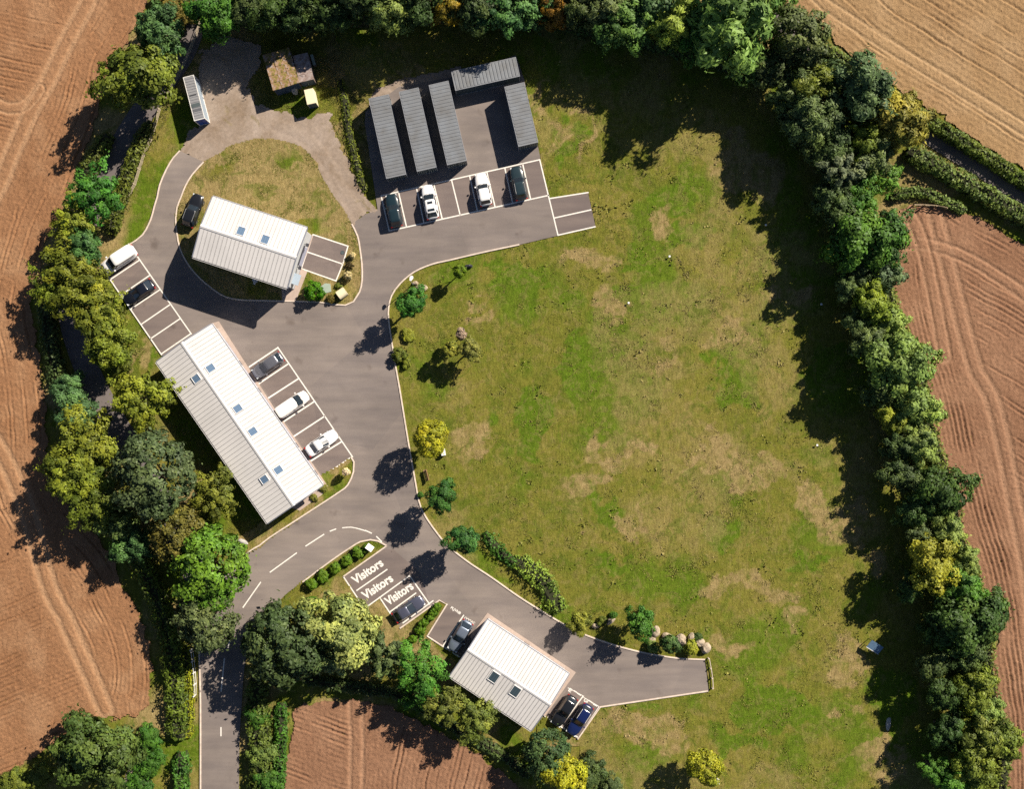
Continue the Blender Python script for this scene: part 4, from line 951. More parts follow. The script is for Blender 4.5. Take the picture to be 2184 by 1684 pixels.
def hedge(pts, wd, ht, col, label, dens=1.0, leaf=.17, name='hedge', seed=0, group=None, lump=.3, gz=0):
    rng = np.random.default_rng(seed+500); w_ = [Vector(q) for q in P2(curve(pts, 15), ht*.5)]
    seg = [(b-a).length for a, b in zip(w_[:-1], w_[1:])]; Ltot = sum(seg); cum = np.cumsum([0]+seg)
    n = int(Ltot*(wd+1.4*ht)*46*dens*(.17/leaf)**2*.62)
    s = rng.uniform(0, Ltot, n); i = np.clip(np.searchsorted(cum, s)-1, 0, len(seg)-1); t = (s-cum[i])/np.array(seg)[i]
    A = np.array([q[:] for q in w_]); base = A[i]*(1-t)[:,None]+A[i+1]*t[:,None]; dv = unit(A[i+1]-A[i]); nv = np.stack([-dv[:,1], dv[:,0]], 1)
    th = rng.uniform(.0, np.pi, n); lm = 1+lump*2*(fbm(s*.9+seed, th*1.1, seed)-.5)+lump*(vnoise(s*2.6, th*3, seed+2)-.5)
    endf = np.clip(np.minimum(s, Ltot-s)/(wd*.5), .35, 1)**.5
    rad = lm*rng.uniform(.80, 1.05, n)*endf; cx = np.sign(np.cos(th))*np.abs(np.cos(th))**.6*wd/2*rad; cz = np.abs(np.sin(th))**.6*ht*rad
    pos = np.stack([base[:,0]+nv[:,0]*cx, base[:,1]+nv[:,1]*cx, cz+gz], 1)
    o_ = np.stack([nv[:,0]*np.cos(th), nv[:,1]*np.cos(th), np.sin(th)*1.1], 1); nrm = unit(o_+rng.normal(0,.55,o_.shape))
    V, F = leaf_quads(pos, nrm, leaf, 1.1, rng)
    v = np.clip(.5+1.1*(fbm(s*.5, th*.8, seed+8)-.5)+rng.normal(0,.16,n), 0, 1)
    o = link(name, arr_mesh(name, V, F, LEAF, {'v':v}, False, 'FACE'), color=warm(col)); tag(o, label, 'hedge', group)
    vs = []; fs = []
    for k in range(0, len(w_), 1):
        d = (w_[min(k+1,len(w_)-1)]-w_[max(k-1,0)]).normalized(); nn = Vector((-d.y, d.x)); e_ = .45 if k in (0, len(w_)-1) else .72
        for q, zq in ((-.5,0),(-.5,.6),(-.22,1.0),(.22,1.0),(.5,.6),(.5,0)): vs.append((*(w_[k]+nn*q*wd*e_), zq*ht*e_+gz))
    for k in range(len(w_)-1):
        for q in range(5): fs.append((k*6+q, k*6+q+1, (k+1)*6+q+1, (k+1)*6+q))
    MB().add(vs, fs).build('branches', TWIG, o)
    return o
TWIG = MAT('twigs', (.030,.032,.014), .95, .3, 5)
TEAL=(.060,.112,.050); DARK=(.052,.072,.030); OLIVE=(.105,.118,.028); YOL=(.138,.150,.030); BRIGHT=(.060,.140,.032); GREY=(.085,.106,.050)
BROWN=(.125,.095,.032); PALE=(.20,.225,.085); YEL=(.36,.375,.04); GOLD=(.24,.185,.028); GREEN=(.052,.112,.024); LGRN=(.15,.19,.065); ORNG=(.26,.15,.03); DGRN=(.040,.066,.022)

# -- west side, along the lane
tree(340,70,48,'wispy',TEAL,'blue-green tree overhanging the lane beside the tan field and close to the fence')
tree(300,165,68,'lobed',OLIVE,'large olive-green tree between the tan field and the fence opposite the pale container')
for x,y,r in ((368,18,26),(398,36,22),(352,-8,24)): shrub(x,y,r,BROWN,'brownish scrub bush at the head of the hedged lane','scrub at the lane head',h=2.2,style='lobed',name='scrub_bush',cat='bush')
tree(203,415,46,'finger',BRIGHT,'bright green rounded tree between lane and tan field beside the grass verge')
tree(155,472,40,'finger',YOL,'yellow-green finger-leaved tree below the bright green one at the field edge')
tree(180,524,33,'wispy',TEAL,'bluish green low tree below the white van bay hedge')
WB='yellow-green lane-side trees opposite the west parking bays'
for x,y,r in ((150,586,55),(112,616,38),(190,642,56),(216,694,48)):
    tree(x,y,r,'finger',YOL,{150:'broad yellow-green tree beside the white van bay',112:'yellow-green tree leaning over the tan field across from the van bay',190:'broad yellow-green tree opposite the black hatchback bay',216:'yellow-green tree opposite the first empty west bays'}[x],WB,sq=rnd.uniform(.9,1.15))
tree(238,738,42,'lobed',YOL,'yellow-green tree in the lane-side belt facing the empty west parking bays')
shrub(258,770,30,OLIVE,'olive bush at the corner of the long workshop lawn',h=2.4,style='lobed',name='bush',cat='bush')
tree(143,830,30,'wispy',TEAL,'small teal tree across the lane from the workshop corner',hc=3)
tree(157,880,40,'wispy',TEAL,'taller teal tree across the lane above the grove of olive trees',hc=3.6)
tree(298,852,54,'finger',YOL,'yellow-green tree close to the long workshop wall on the lane side')
LG='olive trees in the grove by the tan field'
for x,y,r in ((180,958,60),(165,1022,60),(216,1065,50)): tree(x,y,r,'finger',YOL if r==60 else OLIVE,{180:'yellow-olive tree of the grove touching the taller teal tree',165:'yellow-olive tree of the grove overhanging the tan field',216:'olive-green tree of the grove below the large grey-green one'}[x],LG)
tree(250,1120,36,'wispy',LGRN,'pale green tree at the foot of the grove beside the lane',hc=4)
tree(285,1165,36,'wispy',TEAL,'blue-green tree between the grove and the hedge by the tan field',hc=4)
tree(328,1012,88,'round',(.070,.088,.048),'large round grey-green tree behind the long workshop',hc=7.5)
tree(456,1054,45,'finger',OLIVE,'olive tree touching the back wall of the long workshop',hc=4.2)
tree(380,1142,58,'round',(.125,.100,.035),'round brownish olive tree above the bright green one')
tree(449,1210,84,'round',(.085,.148,.028),'big bright green round tree at the road bend',hc=5.4)
tree(441,1320,68,'round',GREY,'grey-green round tree overhanging the road below the bright green one',hc=4.6)
tree(608,1376,88,'round',(.058,.080,.036),'big dark green round tree between the road and the pale willow',hc=4.8)
tree(735,1345,68,'lobed',PALE,'pale yellow-green willow-like tree behind the visitor bays',hc=4.6)
tree(705,1402,36,'wispy',(.22,.26,.10),'smaller pale green tree under the pale willow-like one',hc=3.6)
tree(812,1400,50,'spiky',GREY,'dark spiky conifer in the hedge row behind the visitor bays',hc=5)
tree(896,1432,46,'finger',BRIGHT,'bright green tree in the hedge row beside the square office',hc=5.2)
tree(888,1482,30,'finger',GREEN,'green smaller tree in the hedge row under the bright one',hc=3.4)
HR='olive trees behind the square office'
for x,y,r in ((954,1506,38),(1017,1538,36)): tree(x,y,r,'finger',(.13,.14,.04),'small olive tree in the hedge row behind the square office',HR,hc=5.0)
tree(1165,1610,50,'round',(.055,.085,.040),'dark green round tree near the corner of the square office',hc=4)
tree(1206,1652,42,'lobed',YEL,'bright yellow tree growing against a dark green one by the square office',hc=4)
shrub(1258,1650,34,DARK,'dark green bush beside the bright yellow tree of the hedge row',h=2.6,style='lobed',name='bush',cat='bush')
shrub(1305,1685,28,GREY,'grey-green bush at the end of the hedge row in the meadow',h=2.0,style='lobed',name='bush',cat='bush')
tree(203,1604,74,'lobed',(.070,.096,.030),'large lumpy green tree at the lower corner of the tan field',hc=6)
SWB='bushes below the tan field'
for x,y,r in ((30,1668,30),(85,1655,30),(320,1575,26),(322,1625,30),(300,1672,26)): shrub(x,y,r,OLIVE if x<100 else GREEN,'rough green bush below the tan field',SWB,h=2.2,style='lobed',name='bush',cat='bush')
for x,y,r in ((562,1608,28),(548,1530,24),(570,1665,26)): shrub(x,y,r,LGRN if y==1608 else GREEN,'light green bush in the roadside hedge' if y==1608 else 'dark green bush in the roadside hedge','roadside hedge bushes',h=2.6,style='lobed',name='bush',cat='bush')

# -- northern wood
NW='dark woodland trees north of the containers'
for x,y,r,c,s in ((462,30,48,GREEN,'lobed'),(528,8,46,DARK,'lobed'),(590,22,50,DGRN,'lobed'),(650,0,50,DARK,'wispy'),(704,26,44,DGRN,'lobed'),(762,-8,46,DARK,'wispy'),(890,-4,48,DGRN,'lobed'),(1012,10,46,DARK,'lobed'),(1240,2,38,DARK,'wispy'),(560,-40,50,DARK,'lobed'),(680,-50,50,DARK,'lobed'),(820,-50,50,DARK,'lobed'),(960,-55,50,DARK,'lobed'),(1100,-50,50,DARK,'lobed'),(1230,-60,50,DARK,'lobed')):
    tree(x,y,r,s,c,('dark green woodland tree shading the dirt yard' if x < 540 else 'dark green woodland tree north of the derelict sheds' if x < 700 else 'dark green woodland tree above the grass bank' if x < 900 else 'dark green woodland tree north of the crosswise container' if x < 1110 else 'dark green woodland tree beside the orange-brown one'),NW,hc=5.8 if x < 720 else 7.4 if x < 900 else 6.6)
tree(832,14,48,'wispy',LGRN,'light feathery tree in the wood north of the grass bank',hc=6.5)
tree(952,8,38,'wispy',GOLD,'golden tree in the wood north of the crosswise container',hc=6)
tree(1082,18,50,'finger',TEAL,'blue-green tree in the wood beside the golden one',hc=6.5)
tree(1132,14,38,'finger',(.06,.12,.05),'mid green tree in the wood next to the orange one',hc=5)
tree(1190,22,36,'wispy',ORNG,'orange-brown drooping tree in the northern wood',hc=5)
ME='green trees in the wood above the meadow corner'
for x,y,r,c,s in ((1290,18,50,GREY,'wispy'),(1342,46,58,(.075,.13,.04),'finger'),(1392,14,56,(.07,.11,.05),'lobed')): tree(x,y,r,s,c,{1290:'grey-green feathery tree in the wood above the meadow head',1342:'mid green tree in the wood overhanging the meadow head',1392:'green tree in the wood beside the yellow-green weeping one'}[x],ME,hc=5.8)
tree(1442,46,50,'wispy',(.19,.21,.06),'yellow-green weeping tree in the wood above the meadow',hc=6.5)
tree(1492,72,48,'lobed',GREEN,'dark green tree under the big bright weeping one',hc=6)
tree(1562,48,88,'wispy',(.125,.175,.062),'very large bright green weeping tree at the meadow corner',hc=8)
tree(1612,-20,60,'lobed',(.10,.15,.05),'green tree at the corner of the pale field',hc=7)
# -- north-east and the eastern belt
tree(1702,82,62,'lobed',(.09,.105,.045),'olive lumpy tree beside the pale tan field',hc=6.5)
tree(1730,180,44,'wispy',OLIVE,'olive weeping tree inside the bend of the lane',hc=5.5)
tree(1842,190,60,'wispy',(.085,.115,.065),'pale blue-green tree overhanging the sunken lane',hc=6.5)
tree(1917,258,54,'wispy',(.21,.19,.05),'golden-olive tree overhanging the sunken lane mouth',hc=6)
tree(1717,256,46,'wispy',GREY,'grey-green tree at the shaded top corner of the meadow',hc=6)
tree(1800,362,48,'spiky',(.12,.125,.085),'grey-leaved tree beside the sunken lane hedge',hc=5.5)
tree(1890,382,30,'finger',(.09,.17,.04),'fresh green young tree by the field gate',hc=3.5)
BELT='trees of the belt between meadow and red field'
for x,y,r,c,s,lab in ((1842,516,64,GREEN,'lobed','large dark green tree at the gateway corner of the red-brown field'),(1888,508,46,(.05,.095,.03),'finger','dark green tree whose crown reaches over the gateway'),
        (1806,478,38,DARK,'lobed',0),(1770,330,40,DARK,'lobed',0),(1770,410,36,DARK,'lobed',0),(1888,586,30,(.10,.13,.085),'wispy','bluish grey-green tree in the belt by the red-brown field'),(1810,612,26,GREY,'wispy',0),(1835,575,32,DARK,'lobed',0),
        (1858,650,40,YOL,'wispy','yellow-green tree in the belt above the pale green clump'),(1890,684,34,LGRN,'wispy',0),(1858,728,36,GREY,'wispy',0),(1910,772,66,(.135,.175,.06),'lobed','large pale green tree in the belt by the red-brown field'),
        (1880,830,36,DARK,'lobed',0),(1957,866,40,LGRN,'wispy',0),(1904,898,26,YOL,'wispy','small yellow-green tree in the belt below the large pale one'),(1960,945,36,LGRN,'wispy',0),(1918,955,28,DARK,'lobed',0),
        (2005,1046,52,DGRN,'lobed','dark fern-like tree bulging from the belt over the red-brown field'),(1925,1015,34,DARK,'lobed',0),(1950,1090,34,DGRN,'lobed',0),(2020,1136,32,LGRN,'wispy',0),(1967,1146,24,GREY,'finger',0),
        (1988,1208,52,(.165,.155,.028),'lobed','yellow tree in the belt above the dark clump'),(2060,1197,26,LGRN,'wispy',0),(2045,1250,40,GREEN,'wispy',0),(2062,1326,62,DGRN,'lobed','large dark green tree in the belt below the yellow one'),(2102,1320,44,(.05,.08,.03),'lobed',0),
        (2010,1342,36,DGRN,'lobed',0),(2065,1396,36,DARK,'lobed',0),(2076,1466,40,OLIVE,'wispy',0),(2100,1515,30,LGRN,'wispy',0),(2092,1572,46,OLIVE,'wispy',0),(2138,1580,38,OLIVE,'lobed',0),(2076,1632,46,OLIVE,'lobed',0),(2000,1646,28,GREEN,'finger',0),(2036,1676,36,GREEN,'lobed',0),(2020,1560,34,DGRN,'lobed',0),(2010,1480,34,DGRN,'lobed',0),(1990,1420,30,DARK,'lobed',0),(1650,150,44,DARK,'lobed',0),(1690,200,42,DARK,'wispy',0),(1760,250,44,GREY,'wispy',0),(1780,300,42,DARK,'lobed',0),(1850,300,40,OLIVE,'wispy',0),(1865,330,38,GREY,'wispy',0),(1835,420,34,GREEN,'finger',0),(1740,300,36,DARK,'lobed',0),(1790,440,34,DARK,'lobed',0),(1830,690,28,DARK,'lobed',0),(1945,1250,28,DGRN,'lobed',0)):
    gl = {DARK:'dark green tree of the meadow belt',DGRN:'deep green tree of the meadow belt',GREY:'grey-green tree of the meadow belt',LGRN:'light feathery tree of the meadow belt',GREEN:'mid green tree of the meadow belt',OLIVE:'olive tree of the meadow belt'}
    an = ' inside the lane bend' if y < 220 else ' at the shaded meadow corner' if y < 320 else ' opposite the lane hedge stub' if y < 425 else ' above the gateway' if y < 480 else ' near the gateway' if y < 640 else ' beside the large pale tree' if y < 850 else ' above the fern-like tree' if y < 1000 else ' between the fern-like and yellow trees' if y < 1190 else ' below the yellow belt tree' if y < 1400 else ' level with the lean-to shelter' if y < 1500 else ' above the pale stone slab' if y < 1575 else ' at the very end'
    tree(x,y,r,s,c,lab or gl.get(c,'dark lumpy tree of the belt')+an,BELT,hc=(2.9+.62*r*K),lift=1.2)

# -- hedges
hedge([(1700,190),(1760,330),(1800,440),(1835,560),(1862,680),(1892,800),(1930,920),(1962,1040),(2000,1160),(2030,1280),(2052,1400),(2072,1520),(2080,1720)],2.4,2.4,OLIVE,'dark undergrowth hedge running the length of the eastern tree belt',.8,.24,seed=1,lump=.5)
hedge([(440,25),(560,30),(700,25),(840,20),(1000,25),(1200,40),(1360,75),(1500,110),(1640,160)],3.4,2.8,DGRN,'dark undergrowth hedge along the foot of the northern wood',.7,.24,seed=2,lump=.5)
hedge([(1750,98),(1800,133),(1870,185),(1960,245),(2080,320),(2184,388),(2290,455)],2.0,1.9,(.10,.125,.035),'clipped hedge between the pale tan field and the sunken lane',1.1,.17,seed=3,lump=.18)
hedge([(1935,322),(2010,362),(2080,403),(2140,438),(2210,478),(2300,530)],2.7,2.1,(.115,.145,.05),'thick hedge between the sunken lane and the red-brown field',1.0,.19,seed=4,lump=.25)
hedge([(1900,420),(1960,408),(2010,430),(2060,450)],1.6,1.2,LGRN,'low green hedge stub at the field gateway',1.0,.17,seed=5)
hedge([(322,258),(303,300),(278,360),(262,410),(247,455),(236,500)],2.0,1.9,(.085,.095,.022),'hedge between the lane and the fenced grass verge',1.1,.17,seed=6,lump=.25)
hedge([(232,285),(205,330),(178,378)],2.4,2.0,(.09,.10,.028),'hedge on the tan-field side of the lane above the bright green tree',1.1,.17,seed=7)
hedge([(405,-20),(385,40),(365,90)],1.8,1.7,BROWN,'brown-green hedge at the head of the lane',1.0,.17,seed=8)
hedge([(100,640),(105,720),(122,800),(145,870)],2.2,2.0,DARK,'dark hedge in the shade on the tan-field side of the lane',1.0,.19,seed=9,lump=.4)
hedge([(255,1110),(290,1180),(325,1250),(350,1320),(370,1400),(376,1480),(380,1580)],3.0,2.2,(.080,.105,.022),'tall hedge between the tan field and the road',1.1,.18,seed=10,lump=.35)
hedge([(396,1380),(402,1450),(402,1520),(400,1575)],1.5,1.1,(.20,.20,.025),'yellow-green low hedge along the road verge',1.0,.15,seed=11,lump=.35)
hedge([(386,1605),(386,1650),(387,1720)],2.4,1.9,GREEN,'short hedge continuing along the road beyond the gap',1.1,.18,seed=12)
hedge([(552,1440),(548,1500),(552,1580),(556,1720)],3.0,2.2,(.075,.095,.025),'hedge between the road and the lower ploughed field',1.0,.19,seed=13,lump=.4)
hedge([(600,1500),(600,1560),(596,1640),(590,1720)],1.8,1.4,GREEN,'green field-side hedge along the lower ploughed field',1.0,.18,seed=14,lump=.4)
hedge([(650,1450),(740,1465),(840,1480),(930,1530),(1010,1575),(1080,1618),(1130,1660)],1.7,1.2,DARK,'hedge row under the trees behind the square office',1.0,.19,seed=15,lump=.4)
hedge([(724,170),(735,215),(742,270),(752,320),(766,370),(778,410)],1.2,.5,(.11,.125,.025),'low hedge on the grass bank beside the storage containers',.55,.13,seed=16,lump=.7)
hedge([(590,194),(610,188),(630,182),(668,172)],1.0,.8,GREEN,'ivy hedge at the foot of the derelict sheds',1.1,.14,seed=17)
hedge([(1034,1136),(1050,1160),(1075,1185),(1105,1205)],1.7,.9,GREEN,'low green hedge between the drive and the meadow',.9,.14,seed=18,lump=.7)
hedge([(1095,1198),(1130,1215),(1160,1245),(1178,1275),(1198,1305)],3.0,1.3,(.14,.19,.045),'soft light green hedge along the drive below the meadow',1.0,.15,seed=19,lump=.65)

hedge([(1905,455),(1893,560),(1900,650),(1925,720),(1962,770),(1968,860),(1995,960),(2025,1050),(2040,1140),(2072,1220),(2100,1330),(2105,1420),(2120,1530),(2140,1630),(2130,1720)],2.2,1.3,(.12,.14,.04),'light scrubby hedge along the red-field edge of the tree belt',.8,.2,seed=20,lump=.6)
hedge([(1640,140),(1690,130),(1760,150),(1830,215),(1900,285)],2.6,2.0,DARK,'dark undergrowth hedge inside the bend of the sunken lane',.8,.22,seed=21,lump=.5)
# -- planted trees and shrubs round the car park
tree(876,646,28,'lobed',(.05,.13,.03),'round green tree beside the drive and the white lamp post',hc=4.8)
tree(980,578,15,'small',(.10,.15,.02),'small sapling on the meadow edge below the long north bays',hc=3.0)
tree(962,745,18,'small',(.28,.28,.05),'pale yellow tree of the three-tree clump in the meadow',hc=3.4)
tree(1003,745,22,'lobed',(.27,.30,.07),'yellow-green tree of the three-tree clump in the meadow',hc=3.6)
tree(984,714,14,'small',(.40,.33,.24),'whitish blossom tree of the three-tree clump in the meadow',hc=3.2)
tree(919,936,38,'round',YEL,'bright yellow tree beside the drive and a white cabinet',hc=5.2)
tree(943,1060,29,'lobed',(.045,.11,.03),'round green tree beside the drive below the bench',hc=5.2)
tree(987,1153,29,'lobed',(.042,.10,.032),'round green tree by the drive at the bend opposite the visitor bays',hc=5.0)
tree(1503,1637,38,'round',YEL,'bright yellow tree alone in the lower meadow',hc=4.2)
tree(1366,1330,28,'lobed',(.05,.12,.025),'round green tree among the boulders of the drive border',hc=4.0)
tree(1430,1374,22,'small',(.05,.09,.03),'small dark green tree between boulders of the drive border',hc=2.4)
tree(1237,1329,22,'lobed',(.17,.17,.04),'round golden-green tree at the drive kerb opposite the square office',hc=2.6)
shrub(870,716,15,(.20,.20,.04),'pale yellow-green shrub beside the drive below the round tree',h=.7)
shrub(852,757,17,OLIVE,'dark olive shrub at the drive kerb',h=1.6)
shrub(868,775,12,(.14,.15,.03),'light olive low shrub on the meadow by the drive kerb',h=.8)
shrub(897,1056,7,GREEN,'tiny shrub at the kerb between bench and round tree',h=.7)
shrub(1392,1380,14,LGRN,'light green shrub among the boulders',h=1.3)
shrub(1473,1382,17,(.21,.21,.04),'yellow-green shrub among the end boulders of the drive border',h=1.6)
shrub(1308,1313,9,GREEN,'small green shrub behind the flat boulder',h=.8)
shrub(1285,1325,12,OLIVE,'olive shrub between the golden-green tree and the boulders',h=1.0)
shrub(1488,1362,13,DGRN,'deep green shrub behind the end boulders',h=.7)
BC='clipped shrubs in the bed beside the parked estate car'
for x,y,r in ((932,1296,11),(924,1308,10),(918,1318,9),(905,1329,11),(897.5,1345,12.5),(881,1364,9.5)): shrub(x,y,r,(.085,.15,.02),'clipped green ball shrub in the narrow bed between the parked cars',BC,h=1.2)
VB='shrubs along the road behind the visitor bays'
for x,y,r in ((665,1247,13),(688,1230,14),(716,1213,13),(740,1197,13),(764,1180,14),(781,1172,10)): shrub(x,y,r,(.085,.14,.02),'green shrub in the bed between the road and the visitor bays',VB,h=1.2)
shrub(666,1284,15,(.05,.11,.015),'flat green shrub on the lawn at the road bend',h=.9,sq=1.3,rz=0)
PB='pale round shrubs beside the parking pad'
for x,y,r,h in ((752,545,7.5,1.1),(742,588,9.5,1.5)): shrub(x,y,r,(.70,.60,.34),'pale cream round shrub beside the two-bay parking pad',PB,h=h)
shrub(738.5,1007,9,(.78,.66,.46),'pale cream round shrub on a stem at the end of the workshop bays',h=1.3,stem=.9)
shrub(671,621,22,(.055,.14,.012),'dense dark green shrub at the lawn corner of the island shed',h=2.6)
shrub(708,637,11,BROWN,'brown dying shrub beside the arched cream cabinet',h=.9)
shrub(745,566,9,(.06,.04,.02),'dark brown clump in place of the shadow between the two pale round shrubs',h=.7,style='spiky')  # dark clump set where only shadow lies between the pale shrubs
shrub(722,610,8,OLIVE,'low olive shrub below the pale round shrubs',h=.5)
for x,y,r in ((690,1042,10),(670,1062,9)): shrub(x,y,r,(.14,.13,.04),'low olive-brown shrub in the bed at the end of the long workshop','end bed shrubs',h=.5)

# ------------------------------------------------------------------ stones, street furniture, fences
def boulder(x, y, rx, ry, h, m, label, group=None, seed=0, name='boulder', rz=0):
    rng = np.random.default_rng(seed+900); bm = bmesh.new(); bmesh.ops.create_icosphere(bm, subdivisions=3, radius=1)
    for v in bm.verts:
        c = v.co; f = .78+.5*float(fbm(np.array([c.x*1.6+seed*3.1]), np.array([c.y*1.6+c.z*2.3]), seed)[0]); q = round(c.z*2.2)/2.2
        v.co = Vector((c.x*f, c.y*f, (c.z*.7+q*.3)*f))
    me = bpy.data.meshes.new(name); bm.to_mesh(me); bm.free(); me.materials.append(m)
    p = P(x, y, h*.5); o = link(name, me, None, (p.x, p.y, .05+h*.25), (0,0,rz), (rx*K, ry*K, h*.8)); return tag(o, label, 'rock', group)
BB = 'boulders of the drive border'
for k, (x,y,rx,ry,h) in enumerate(((1270,1336,8,5,.5),(1303,1325,12,6,.7),(1399,1349,12,9,.7),(1390,1366,8,9,.6),(1423,1360,12,8,.7),(1452,1364,10,11,.8),(1475,1360,9,7,.6),(1493,1372,9,11,.9),(1506,1384,10,12,.9),(1462,1376,7,8,.6))):
    boulder(x,y,rx,ry,h,STONE,'tan boulder in the rockery border at the end of the drive',BB,k,rz=k*.7)
boulder(899,614,13,8,.7,STONE,'brown boulder by the white lamp post',seed=21)
boulder(1000,568,8,4,.6,TRIM,'dark flat rock beside the small sapling',seed=22)
boulder(886,604,6,4,.4,STONE,'small brown rock in the grass by the drive curve',seed=26)
boulder(627,190,7,12,.9,WSTONE,'white rubble sack lying at the foot of the derelict sheds',seed=23,rz=.3)
boulder(519,1157,11,5,.5,WSTONE,'pale grey rock at the road edge behind the long workshop',seed=24,rz=-.4)
boulder(1895,1546,5,14,.4,WSTONE,'pale stone slab standing at the shaded meadow edge',seed=25,rz=-.15)

def put(name, x, y, rz=0, z=.05, h=0.0):
    p = P(x, y, h); return empty(name, (p.x, p.y, z), rz)
def lamp_post(x, y, label, hgt=4.2, rz=0):
    r = tag(put('lamp_post', x, y, rz, h=hgt), label, 'lamp post')
    MB().tube([(0,0,0),(0,0,.5)], .09, 8).build('base', STEEL, r); MB().tube([(0,0,.5),(0,0,hgt-.1)], [.055,.04], 8).build('post', STEEL, r)
    MB().tube([(0,0,hgt-.1),(.35,0,hgt)], .03, 6).build('arm', STEEL, r)
    hd = MB(); vs = [(.05,-.12,hgt),(.05,.12,hgt),(.5,-.26,hgt),(.5,.26,hgt),(.75,-.14,hgt),(.75,.14,hgt)]; vs += [(a,b,c+.1) for a,b,c in vs]
    hd.add(vs, [(0,1,3,2),(2,3,5,4),(8,9,7,6),(10,11,9,8),(0,6,7,1),(4,5,11,10),(0,2,8,6),(2,4,10,8),(7,9,3,1),(9,11,5,3)]).build('lamp_head', WHITE, r); return r
lamp_post(875, 600, 'white-headed lamp post at the inside of the drive curve', 4.0, 1.2)
lamp_post(691, 1424, 'thin lamp post in the shade behind the big dark round tree', 3.6, 3.0)

b = tag(put('bench', 909, 1014, math.radians(-76)), 'brown wooden bench between the yellow tree and the round green tree', 'bench')
for k in range(4): MB().bbox(-.8,.8,-.22+k*.115,-.125+k*.115,.43,.47,.008).build('seat_slat', WOODB, b)
for k in range(3): MB().box(-.8,.8,.26,.29,.55+k*.13,.65+k*.13).build('back_slat', WOODB, b)
for s in (-.65,.65):
    MB().box(s-.04,s+.04,-.2,-.13,0,.43).build('leg', WOODB, b); MB().box(s-.04,s+.04,.2,.26,0,.95).build('leg', WOODB, b)

c = tag(put('utility_cabinet', 945.7, 965, math.radians(-80)), 'small white utility cabinet in the grass by the bright yellow drive tree', 'cabinet')
MB().bbox(-.45,.45,-.28,.28,0,.85).build('body', WHITE, c); d = MB().box(-.4,.4,-.31,-.281,.08,.78).build('door', CWHITE, c); MB().box(.28,.33,-.34,-.311,.4,.5).build('handle', TRIM, d)
c = tag(put('utility_cabinet', 1529, 1666, 0), 'small pale cabinet in the grass by the lone yellow tree', 'cabinet')
MB().bbox(-.26,.26,-.35,.35,0,.6).build('body', CWHITE, c); d = MB().box(-.2,.2,-.38,-.351,.08,.52).build('door', WSTONE, c); MB().box(.1,.14,-.40,-.381,.28,.36).build('handle', TRIM, d)

s = tag(put('arched_cabinet', 731, 627, math.radians(35), .12), 'cream arch-topped cabinet on the lawn corner inside the island kerb', 'cabinet')
vs = []; fs = []; n = 9
for q in range(n):
    a = PI*q/(n-1); 
    for x in (-.62,.62): vs.append((x, math.cos(a)*.62, .8+math.sin(a)*.42))
for q in range(n-1): fs.append((q*2,q*2+1,q*2+3,q*2+2))
MB().add(vs, fs).build('arched_top', CREAM, s, smooth=True)
MB().box(-.6,.6,-.6,.6,0,.8).build('body', CREAM, s); dd = MB().box(-.63,-.601,-.45,.45,.08,.75).build('door', NAVY, s); MB().box(-.66,-.631,.25,.3,.4,.5).build('handle', BARG, dd)
MB().add([vs[q*2] for q in range(n)], [tuple(range(n))]).add([vs[q*2+1] for q in range(n)], [tuple(range(n-1,-1,-1))]).build('gable', NAVY, s)
sl_ = tag(put('stone_slab', 695, 616, .4, .12), 'pale grey-green flat slab beside the dense dark green shrub', 'slab')
me = MB().add([(-.75,-.55,.1),(.55,-.7,.1),(.85,.35,.1),(.2,.7,.1),(-.6,.5,.1),(-.75,-.55,0),(.55,-.7,0),(.85,.35,0),(.2,.7,0),(-.6,.5,0)],[(0,1,2,3,4),(0,5,6,1),(1,6,7,2),(2,7,8,3),(3,8,9,4),(4,9,5,0)]).build('slab', SLATE, sl_)

s = tag(put('entrance_sign', 788.5, 1169, math.radians(-35), .1, 1.2), 'white entrance sign board at the tip of the road bed', 'sign')
bd = MB().bbox(-.5,.5,-.42,.42,-.05,.05,.02).build('board', WHITE, s); bd.location = (0,0,1.15); bd.rotation_euler = (math.radians(-24),0,0)
for q in (-.35,.35): MB().tube([(q,0,0),(q,0,1.1)], .04, 8).build('post', STEEL, s)

sh = tag(put('field_shelter', 1866, 1381, math.radians(-32), 0, 1.2), 'small blue-grey lean-to shelter at the shaded meadow edge', 'shelter')
MB().add([(-.95,-.6,1.1),(.95,-.6,1.1),(.95,.6,1.5),(-.95,.6,1.5),(-.95,-.6,1.05),(.95,-.6,1.05),(.95,.6,1.45),(-.95,.6,1.45)],[(0,1,2,3),(7,6,5,4),(0,4,5,1),(1,5,6,2),(2,6,7,3),(3,7,4,0)]).build('roof', TARP, sh)
MB().box(-.97,.97,-.66,-.601,1.06,1.14).build('front_rail', CWHITE, sh)
for q in ((-.88,-.52),(.88,-.52),(-.88,.52),(.88,.52)): MB().box(q[0]-.04,q[0]+.04,q[1]-.04,q[1]+.04,0,1.08 if q[1]<0 else 1.42).build('post', WOODP, sh)
for x,y in ((1427,548),(1340,647),(1632,481),(1750,650),(1741,950)):
    m_ = tag(put('marker_peg', x, y), 'small white marker peg in the meadow grass', 'marker', 'meadow marker pegs')
    MB().tube([(0,0,0),(0,0,.35)], .05, 6).build('stake', WOODP, m_); MB().bbox(-.13,.13,-.13,.13,.35,.42).build('cap', WHITE, m_)

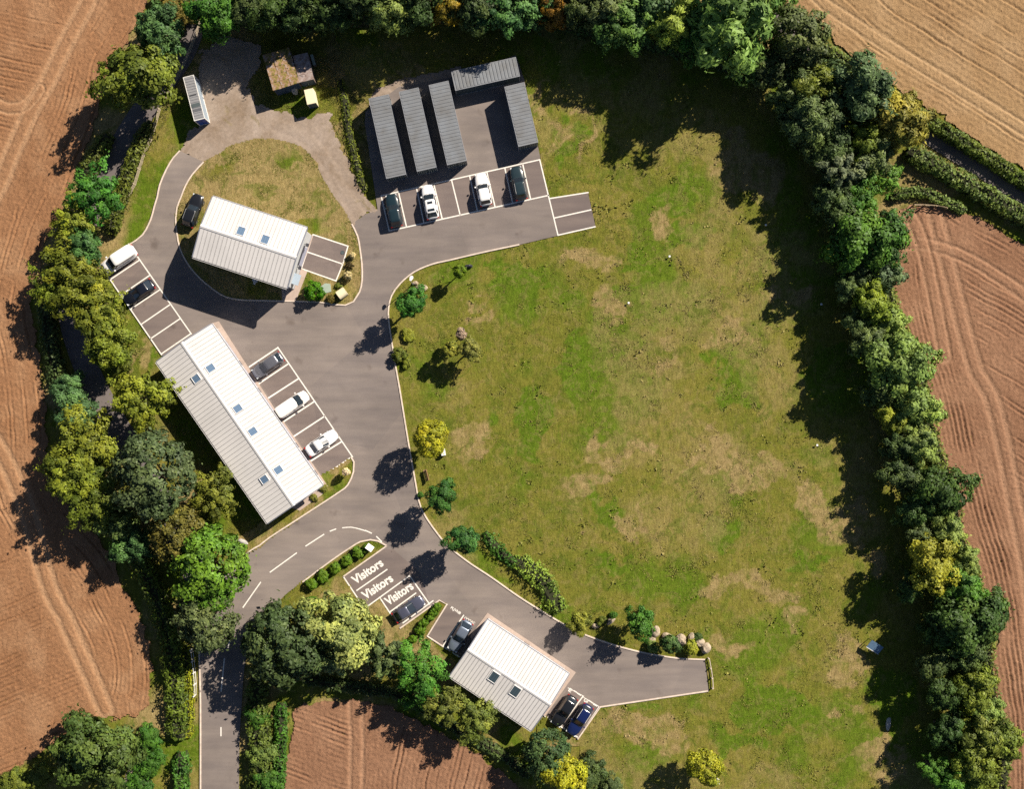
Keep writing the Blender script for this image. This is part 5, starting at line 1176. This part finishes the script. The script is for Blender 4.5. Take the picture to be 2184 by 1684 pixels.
mc = tag(put('drain_cover', *z4(1045,415), 0, .158), 'round dark drain cover in the two-bay parking pad', 'drain cover')
MB().tube([(0,0,-.02),(0,0,.012)], .30, 16).build('frame', TRIM, mc); MB().tube([(0,0,.012),(0,0,.02)], .25, 16).build('lid', DGREY, mc)
def fence(pts, label, gap=2.2, hgt=1.15, rails=3, m=None, off=.0):
    w_ = [Vector(q) for q in P2(curve(pts, 20))]; r = tag(empty('fence', (w_[0].x, w_[0].y, 0)), label, 'fence'); o = w_[0]
    pm = MB().bbox(-.07,.07,-.07,.07,-.1,hgt,.02).mesh('post', m or WOODP); acc = 0; last = w_[0]; pos = [w_[0]]
    for a, b_ in zip(w_[:-1], w_[1:]):
        L_ = (b_-a).length; t = gap-acc
        while t <= L_: pos.append(a+(b_-a)*t/L_); t += gap
        acc = (acc+L_) % gap
    for k, p in enumerate(pos):
        d = (pos[min(k+1,len(pos)-1)]-pos[max(k-1,0)]); link('post', pm, r, (p.x-o.x, p.y-o.y, 0), (0,0,math.atan2(d.y,d.x)))
    for a, b_ in zip(pos[:-1], pos[1:]):
        d = b_-a; L_ = d.length
        for q in range(rails):
            z = .25+q*(hgt-.4)/(max(1,rails-1)); link('rail', rail_mesh(round(L_,2), m), r, (a.x-o.x, a.y-o.y, z), (0,0,math.atan2(d.y,d.x)))
    return r
_rails = {}
def rail_mesh(L_, m=None):
    k = (L_, m.name if m else '')
    if k not in _rails: _rails[k] = MB().box(0, L_, .075, .125, 0, .10).mesh('rail', m or WOODP)
    return _rails[k]
fence([T(1,1,1690,200),T(1,1,1570,510),T(1,1,1420,800),T(1,1,1345,930),T(1,1,1290,1150),T(1,1,1210,1320),T(1,1,1140,1560),T(1,2,1010,130),T(1,2,950,330)], 'pale post and rail fence along the grass verge beside the lane hedge', m=MAT('silvered_wood', (.46,.38,.27), .9, .2, 6))
fence([(1510,1404),(1517,1440),(1519,1478)], 'low timber rail fence closing the end of the drive', gap=1.4, hgt=.7, rails=2, m=MAT('pale_timber', (.60,.50,.42), .8, .15, 6))
fence([T(1,4,1620,480),T(1,4,1650,760),T(1,4,1640,960)], 'short white post and rail fence in the low hedge by the road', gap=1.6, hgt=1.25, rails=2, m=CWHITE)
fence([(1945,440),(1990,442),(2035,452)], 'pale field gate fence at the gateway of the red-brown field', gap=1.5, hgt=1.1, rails=3)
